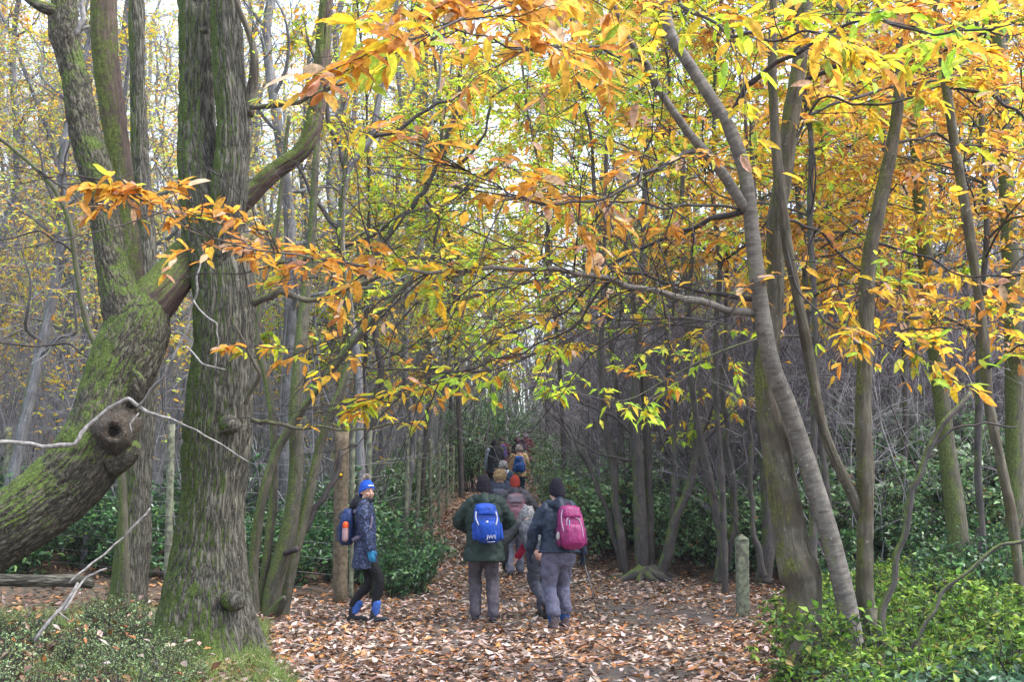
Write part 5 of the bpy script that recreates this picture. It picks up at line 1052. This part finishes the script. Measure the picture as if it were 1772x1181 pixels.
def backpack(loc, rz, U, s, label, col, col2, w=.30, h=.46, d=.20, zc=1.22, style=0, strapc=None, dx=0.0, group='rucksacks worn by the walkers', tilt=0.0, yb=-.135):
    t = local_thing('rucksack', loc, label, 'rucksack', group, rz)
    def B(x, y, z): return U((dx + x + tilt * (z), yb - y, zc + z))
    def sec(z):     # half width, depth at relative height
        k = z / h; return w / 2 * (1 - .30 * max(0, k - .1) ** 1.3 * 1.6) * (1 - .25 * max(0, -k - .3)), d * (1 - .55 * max(0, k) ** 1.2) * (1 - .3 * max(0, -k - .35))
    mb = MB(); zs = np.linspace(-h / 2, h / 2, 16); n = 36; a = np.linspace(0, 2 * np.pi, n, endpoint=False); V = []
    for q, z in enumerate(zs):
        hw, dp = sec(z); e = 1 - abs(2 * z / h) ** 6 * .35; ca, sa = np.cos(a), np.sin(a); px = np.sign(ca) * np.abs(ca) ** .55 * hw * e; py = dp / 2 + np.sign(sa) * np.abs(sa) ** .6 * dp / 2 * e
        for x_, y_ in zip(px, py): V.append(B(x_, y_, z))
    i = np.arange(15)[:, None] * n; j = np.arange(n)[None]; j2 = (j + 1) % n
    V.append(B(0, d / 2, -h / 2 - .01)); V.append(B(0, d * .25, h / 2 + .012)); jj = np.arange(n); j3 = (jj + 1) % n
    mb.add(np.array(V), [np.stack([i + j, i + n + j, i + n + j2, i + j2], -1).reshape(-1, 4), np.stack([np.full(n, 16 * n), jj, j3], -1), np.stack([np.full(n, 16 * n + 1), 15 * n + j3, 15 * n + jj], -1)])
    o = mb.build('main_bag', col, t); dm = o.modifiers.new('folds', 'DISPLACE'); dm.texture = WR; dm.strength = .018; dm.mid_level = .5
    def pad(name, x0, x1, z0, z1, th_, mat, par=t, off=.0):   # pocket lying on the outer face
        m2 = MB(); N = 12; xs = np.linspace(x0, x1, N); zz = np.linspace(z0, z1, N); f = []
        for z in zz:
            for x in xs:
                hw, dp = sec(z); u_ = (x - x0) / (x1 - x0) * 2 - 1; v_ = (z - z0) / (z1 - z0) * 2 - 1; b = max(0, (1 - u_ ** 4) * (1 - v_ ** 4)) ** .5
                yf = dp / 2 + dp / 2 * (max(0, 1 - min(1, abs(x) / hw) ** 3.6)) ** .3; f.append(B(x, yf - .012 + (th_ + .012) * b + off, z))
        f = np.array(f); back = []
        ii_ = np.arange(N - 1)[:, None] * N; jj_ = np.arange(N - 1)[None]; m2.add(f, [np.stack([ii_ + jj_, ii_ + jj_ + N, ii_ + jj_ + N + 1, ii_ + jj_ + 1], -1).reshape(-1, 4)]); return m2.build(name, mat, par)
    def front(x, z, off=.012):
        hw, dp = sec(z); return B(x, dp / 2 + dp / 2 * (max(0, 1 - min(1, abs(x) / hw) ** 3.6)) ** .3 + off, z)
    def pipe(name, pts, r, mat): m2 = MB(); c = catmull(np.array([front(*p) for p in pts]), .02); m2.tube(c, r, 6); m2.build(name, mat, t)
    pad('lid', -w * .40, w * .40, h * .20, h * .47, .035, col2 if style != 2 else col); pad('front_pocket', -w * .36, w * .36, -h * .44, h * .08, .035, col if style != 0 else col2)
    for sx in (-1, 1):
        m2 = MB(); cap(m2, [B(sx * w * .50, d * .45, -h * .36), B(sx * w * .51, d * .42, -h * .05)], [.035, .028], 10); m2.build('side_pocket', col2, t)
        m2 = MB(); q = [B(sx * w * .28, .0, h * .44), B(sx * w * .34, -.08, h * .40), B(sx * w * .42, -.21, h * .30), B(sx * w * .50, -.205, h * .0), B(sx * w * .60, -.12, -h * .2), B(sx * w * .48, .01, -h * .36)]
        c = catmull(np.array(q), .03); m2.tube(c, .026, 8, ry=np.full(len(c), .009), ref=(0, 0, 1)); m2.build('shoulder_strap', strapc or col2, t)
    m2 = MB(); c = catmull(np.array([B(-.03, .02, h * .5), B(-.02, .02, h * .56), B(.02, .02, h * .56), B(.03, .02, h * .5)]), .01); m2.tube(c, .007, 6); m2.build('grab_loop', strapc or col2, t)
    return t, B, front, pipe, pad

for nm, c, r in (('eyewhite', (.7, .68, .66), .3), ('iris', (.05, .035, .03), .2), ('brow', (.18, .12, .08), .8), ('lips', (.42, .15, .14), .5), ('lace', (.25, .25, .27), .8), ('white', (.75, .75, .78), .6), ('pompom', (.55, .47, .42), .9)):
    M[nm] = fabric(nm + '_surface', c, r, wr=.05)
def C(nm, c, **k): return fabric(nm, c, **k)
def W0(px, Y): X = (px - 886) / F_PX * Y; return (X, Y, float(ground(X, Y)) + .012)
R = math.radians

# 1 woman in blue bobble hat, looking back at the camera
L1 = W0(634, 16.9)
nav = C('dark_navy_fabric', (.018, .028, .06)); pat = C('navy_patterned_coat_fabric', (.010, .016, .050), rough=.6, pattern=(.05, .075, .17), spec=.4)
t, U, hp, wr = person(L1, R(-92), 'woman in a blue bobble hat and long patterned navy coat looking back at the camera', H=1.64, feet=((-.07, -.15), (.08, .14)), hands=((-.22, .05, .84), (.24, .10, .80)), elbow=((-1, -.6, 0), (.5, -1, 0)), head_yaw=R(-52), head_tilt=R(2),
    hat=C('blue_knit_wool', (.02, .10, .55), rough=.9, scale=60), hatstyle='pompom', hood=C('dark_coat_lining', (.015, .016, .022)), coat=pat, hem=.62, coat_w=.92, trousers=C('black_leggings_fabric', (.010, .010, .012), var=.1), legw=.80, socks=C('blue_sock_wool', (.05, .13, .45)), boots=C('dark_trainer_mesh', (.03, .035, .04)), gloves=(C('turquoise_glove_knit', (.03, .22, .42)), C('turquoise_glove_knit', (.03, .22, .42))))
p, B, front, pipe, pad = backpack(L1, R(-92), U, 1, 'dark navy daypack with an orange bottle pocket on the woman in the blue hat', C('navy_daypack_nylon', (.015, .035, .12), rough=.5), C('grey_daypack_mesh', (.07, .07, .085)), w=.27, h=.44, d=.19, zc=1.16, strapc=C('mauve_strap_webbing', (.20, .17, .24)))
bo = local_thing('water_bottle', L1, 'orange-capped water bottle in the side pocket of the navy daypack', 'bottle', None, R(-92))
mb = MB(); cap(mb, [B(.165, .09, -.14), B(.165, .085, -.02)], [.036, .036], 16); mb.build('bottle', C('frosted_bottle_plastic', (.45, .28, .30), rough=.3), bo)
mb = MB(); cap(mb, [B(.165, .085, .005), B(.165, .083, .035)], [.037, .034], 16); mb.build('cap', C('orange_plastic', (.80, .10, .02), rough=.35), bo)

# 2 man in the green parka
L2 = W0(838, 16.8); gr = C('dark_green_parka_fabric', (.019, .037, .031), rough=.6, scale=9)
t, U, hp, wr = person(L2, R(4), 'man in a long dark green parka and black beanie with a bright blue rucksack', H=1.68, feet=((-.10, .05), (.11, -.06)), hands=((-.16, .26, 1.06), (.16, .26, 1.08)), elbow=((-1, -.35, -.2), (1, -.35, -.2)), hat=C('black_knit_wool', (.014, .011, .018), rough=.95, scale=60), hatstyle='beanie', hood=gr, coat=gr, hem=.70, coat_w=1.07,
    trousers=C('grey_brown_trouser_fabric', (.095, .082, .098)), legw=1.0, boots=C('dark_boot_fabric', (.05, .042, .05)), gloves=(nav, nav))
blu = C('bright_blue_nylon', (.006, .065, .44), rough=.45, spec=.5); blu2 = C('mid_blue_nylon', (.010, .07, .42), rough=.45)
p, B, front, pipe, pad = backpack(L2, R(4), U, 1, 'bright blue rucksack with white lettering on the man in the green parka', blu, blu2, w=.30, h=.46, d=.19, zc=1.17, dx=.02, tilt=-.10, yb=-.15)
for sx in (-1, 1): pipe('compression_strap', [(sx * .115, .14), (sx * .125, .06), (sx * .10, -.02)], .007, M['white'])
pipe('logo_bar', [(-.02, -.215), (.03, -.215), (.07, -.212)], .004, M['white']); 
m2 = MB(); ell(m2, front(.0, .02, .035), (.016, .008, .014), 8); m2.build('paw_emblem', M['white'], p)
try:
    cu = bpy.data.curves.new('lettering', 'FONT'); cu.body = 'JWS'; cu.size = .062; cu.extrude = .002; cu.align_x = 'CENTER'
    to = bpy.data.objects.new('tmp', cu); COL.objects.link(to); bpy.context.view_layer.update()
    me = bpy.data.meshes.new_from_object(to.evaluated_get(bpy.context.evaluated_depsgraph_get())); bpy.data.objects.remove(to)
    lo = bpy.data.objects.new('lettering', me); COL.objects.link(lo); lo.parent = p; me.materials.clear(); me.materials.append(M['white']); lo.location = Vector(front(.03, -.175, .055)); lo.rotation_euler = (R(90), 0, 0)
except Exception as e: print('text', e)

# 3 woman with magenta rucksack
L3 = W0(966, 15.9); n2 = C('navy_waterproof_fabric', (.006, .017, .042), rough=.55, scale=9, spec=.4)
t, U, hp, wr = person(L3, R(14), 'walker in a navy jacket with a magenta rucksack holding a walking pole', H=1.62, lean=R(5), feet=((-.09, -.10), (.11, .13)), lift=(0, 0), hands=((-.30, .16, .92), (.34, .10, .83)), elbow=((-1, -.8, 0), (1, -.7, 0)), head_yaw=R(12), head_tilt=R(10), hat=C('black_purple_knit_wool', (.014, .012, .022), rough=.95, scale=60), hatstyle='tall', hood=n2, coat=n2, hem=.84, coat_w=1.08,
    trousers=C('grey_blue_trouser_fabric', (.115, .115, .17)), legw=1.08, gaiter=C('blue_gaiter_nylon', (.012, .05, .18)), boots=C('brown_walking_boot_leather', (.09, .065, .07)), gloves=(nav, nav))
mg = C('magenta_nylon', (.26, .008, .12), rough=.45, spec=.5); mg2 = C('deep_magenta_nylon', (.14, .007, .07), rough=.5)
p, B, front, pipe, pad = backpack(L3, R(14), U, 1, 'magenta rucksack with pale piping on the walker in the navy jacket', mg, mg2, w=.30, h=.50, d=.20, zc=1.17, dx=.09, tilt=-.06, style=2, strapc=mg2)
pk = C('pale_lilac_piping', (.55, .42, .58))
pipe('piping', [(-.12, -.05), (-.13, .08), (-.10, .20), (0, .225), (.09, .20)], .005, pk); pipe('piping', [(-.08, -.02), (-.07, .09), (0, .115), (.07, .09), (.10, 0), (.11, -.12)], .005, pk); pipe('zip', [(-.04, .08), (-.05, -.02), (-.02, -.10)], .005, C('pale_blue_zip', (.25, .45, .65)))
m2 = MB(); ell(m2, B(-.165, .10, -.10), (.02, .035, .05), 10); m2.build('mesh_panel', C('grey_reflective_panel', (.42, .40, .40)), p)
pl = local_thing('walking_pole', L3, 'thin black walking pole held by the walker with the magenta rucksack', 'walking pole', None, R(14))
hw_ = hp[1]; tip = np.array([hw_[0] + .20, hw_[1] - .06, -.01]); up_ = hw_ + (hw_ - tip) * .10
mb = MB(); mb.tube(np.array([hw_, hw_ * .5 + tip * .5, tip]), np.array([.009, .008, .005]), 8); mb.build('shaft', C('dark_pole_metal', (.06, .06, .07), rough=.35, spec=.6), pl)
mb = MB(); cap(mb, [up_, hw_ * .8 + up_ * .2, hw_ - (hw_ - tip) * .06], [.017, .015, .014], 10); mb.build('grip', C('black_grip_foam', (.02, .02, .02)), pl)
mb = MB(); q = tip + (hw_ - tip) * .06; mb.tube(np.array([q, q + [0, 0, .008]]), .028, 12); mb.build('basket', C('black_basket_plastic', (.02, .02, .02)), pl)

# 4 leaning person
L4 = W0(936, 17.2); gj = C('grey_jacket_fabric', (.11, .115, .13), rough=.7)
def stripes(t, U, Hd, wr, s):
    for k in range(3):
        m2 = MB(); 
        a_ = U((-.30, .02, 1.12)); 
t, U, hp, wr = person(L4, R(20), 'walker in a grey jacket bending forward beside the magenta rucksack', H=1.60, lean=R(50), hip=.88, feet=((-.02, -.22), (.12, .28)), lift=(.10, 0), pitch=(R(60), 0), hands=((-.34, .42, 1.18), (-.25, .36, .62, 0)), elbow=((-1, -.2, .2), (-.4, .6, 0)), head_tilt=R(-25), hair=(C('grey_hair', (.33, .32, .33), rough=.7), .07), coat=gj, hem=.93, coat_w=1.0,
    trousers=C('slate_trouser_fabric', (.075, .08, .105)), legw=1.0, gloves=(C('black_glove_fleece', (.012, .012, .014)), None), sleeve=(C('charcoal_striped_sleeve', (.055, .06, .065)), C('crimson_fleece', (.42, .010, .05))))

# 5 red hat, maroon pack
L5 = W0(891, 24.0); g5 = C('mauve_grey_jacket_fabric', (.085, .08, .095))
t, U, hp, wr = person(L5, R(2), 'walker in a rust red knitted hat with a maroon and grey rucksack', H=1.66, feet=((-.08, -.08), (.10, .14)), hands=((-.22, .24, 1.02), (.24, .25, 1.05)), elbow=((-1, -.4, 0), (1, -.5, 0)), hat=C('rust_red_knit_wool', (.28, .035, .025), rough=.95, scale=60), hood=C('dark_hood_fabric', (.05, .05, .065)), coat=g5, hem=.84, coat_w=1.05, trousers=C('pale_slate_trouser_fabric', (.13, .135, .18)), legw=1.0, detail=False)
p, B, front, pipe, pad = backpack(L5, R(2), U, 1, 'maroon and grey rucksack with curved cords on the walker in the red hat', C('dusty_maroon_nylon', (.20, .09, .12)), C('grey_mauve_nylon', (.17, .14, .17)), w=.33, h=.54, d=.22, zc=1.15, style=1)
for k in range(5): pipe('cord', [(-.07, .12 - .055 * k), (0, .14 - .055 * k), (.07, .12 - .055 * k)], .005, M['lace'])

# 6 blonde
L6 = W0(865, 27.5); t, U, hp, wr = person(L6, R(-3), 'walker with blonde bobbed hair and a slate blue jacket in front of the red hat', H=1.66, hair=(C('blonde_hair', (.42, .29, .16), rough=.55), .13), hood=None, coat=C('slate_blue_jacket_fabric', (.06, .075, .12)), hem=.80, trousers=C('dark_blue_trousers', (.03, .035, .06)), detail=False)
p, *_ = backpack(L6, R(-3), U, 1, 'dark slate rucksack on the blonde walker', C('slate_pack_nylon', (.05, .06, .10)), C('grey_pack_nylon', (.12, .12, .16)), h=.42, zc=1.13)
# 7 grey hair, navy jacket with pale collar
L7 = W0(871, 31.5); t, U, hp, wr = person(L7, R(-8), 'grey-haired walker in a teal navy jacket with a pale collar', H=1.64, hair=(C('silver_hair', (.32, .32, .34), rough=.6), .06), hood=C('pale_collar_fleece', (.38, .42, .50)), coat=C('teal_navy_jacket_fabric', (.015, .045, .09)), hem=.80, trousers=C('navy_trousers_fabric', (.02, .025, .045)), detail=False)
# 8 tan jacket
L8 = W0(898, 38.5); t, U, hp, wr = person(L8, R(0), 'walker in a tan jacket and jeans with a small blue rucksack', H=1.66, feet=((-.07, -.12), (.08, .16)), hair=(C('ash_grey_hair', (.36, .31, .29), rough=.6), .07), hood=None, coat=C('tan_jacket_fabric', (.42, .27, .15)), hem=.80, trousers=C('blue_jeans_denim', (.02, .06, .14)), detail=False)
p, *_ = backpack(L8, R(0), U, 1, 'small blue rucksack on the walker in the tan jacket', C('cobalt_nylon', (.01, .09, .36)), C('dark_cobalt_nylon', (.008, .05, .22)), w=.29, h=.46, zc=1.17)
# 9 black
L9 = W0(856, 41); t, U, hp, wr = person(L9, R(4), 'walker all in black with one pale sleeve on the left of the far group', H=1.72, hat=C('black_wool', (.01, .01, .014), rough=.95), hood=C('black_hood_fabric', (.014, .015, .02)), coat=C('black_jacket_fabric', (.013, .016, .026)), hem=.78, trousers=C('black_trousers_fabric', (.012, .013, .018)), sleeve=(C('pale_blue_sleeve', (.24, .30, .40)), None), detail=False)
# 10 purple pack
L10 = W0(869, 46.5); t, U, hp, wr = person(L10, R(0), 'dark-haired walker in maroon with a violet rucksack', H=1.68, hair=(C('dark_brown_hair', (.07, .045, .045), rough=.6), .09), coat=C('maroon_jacket_fabric', (.13, .012, .045)), hem=.80, trousers=C('charcoal_trousers_fabric', (.03, .03, .035)), detail=False)
p, *_ = backpack(L10, R(0), U, 1, 'violet rucksack on the dark-haired walker', C('violet_nylon', (.12, .05, .32)), C('dark_violet_nylon', (.07, .03, .2)), w=.30, h=.46, zc=1.17)
# 11 lilac beanie
L11 = W0(895, 47); t, U, hp, wr = person(L11, R(0), 'tallest walker in a pale lilac beanie and dark purple jacket', H=1.80, hat=C('lilac_knit_wool', (.38, .33, .42), rough=.95), hood=C('aubergine_hood_fabric', (.06, .025, .05)), coat=C('aubergine_jacket_fabric', (.05, .025, .055)), hem=.80, trousers=C('dark_walking_trousers', (.03, .03, .04)), detail=False)
# 12 grey hair maroon
L12 = W0(909, 49); t, U, hp, wr = person(L12, R(-5), 'grey-haired walker in a dark red jacket at the right of the far group', H=1.72, hair=(C('lilac_grey_hair', (.34, .30, .36), rough=.6), .06), hood=C('dark_red_hood_fabric', (.11, .015, .035)), coat=C('dark_red_jacket_fabric', (.12, .015, .04)), hem=.74, coat_w=1.12, trousers=C('dark_grey_trousers', (.03, .03, .04)), detail=False)

# ------------------------------------------------------------------ air
HAZE = 0.0004
hm = bpy.data.materials.new('haze_air'); hm.use_nodes = True; nt = hm.node_tree
for q in list(nt.nodes):
    if q.type != 'OUTPUT_MATERIAL': nt.nodes.remove(q)
pv = nt.nodes.new('ShaderNodeVolumePrincipled'); pv.inputs['Density'].default_value = HAZE; pv.inputs['Color'].default_value = (.82, .86, .95, 1); pv.inputs['Anisotropy'].default_value = .2
nt.links.new(pv.outputs[0], nt.nodes['Material Output'].inputs['Volume'])
mb = MB(); v = np.array([[x, y, z] for x in (-190, 190) for y in (-50, 340) for z in (-3, 75)], float)
mb.add(v, [np.array([[0, 1, 3, 2], [4, 6, 7, 5], [0, 4, 5, 1], [2, 3, 7, 6], [0, 2, 6, 4], [1, 5, 7, 3]])])
tag(mb.build('haze', hm, smooth=False), kind='stuff')

for q in bpy.data.objects:
    if 'o' in q: del q['o']
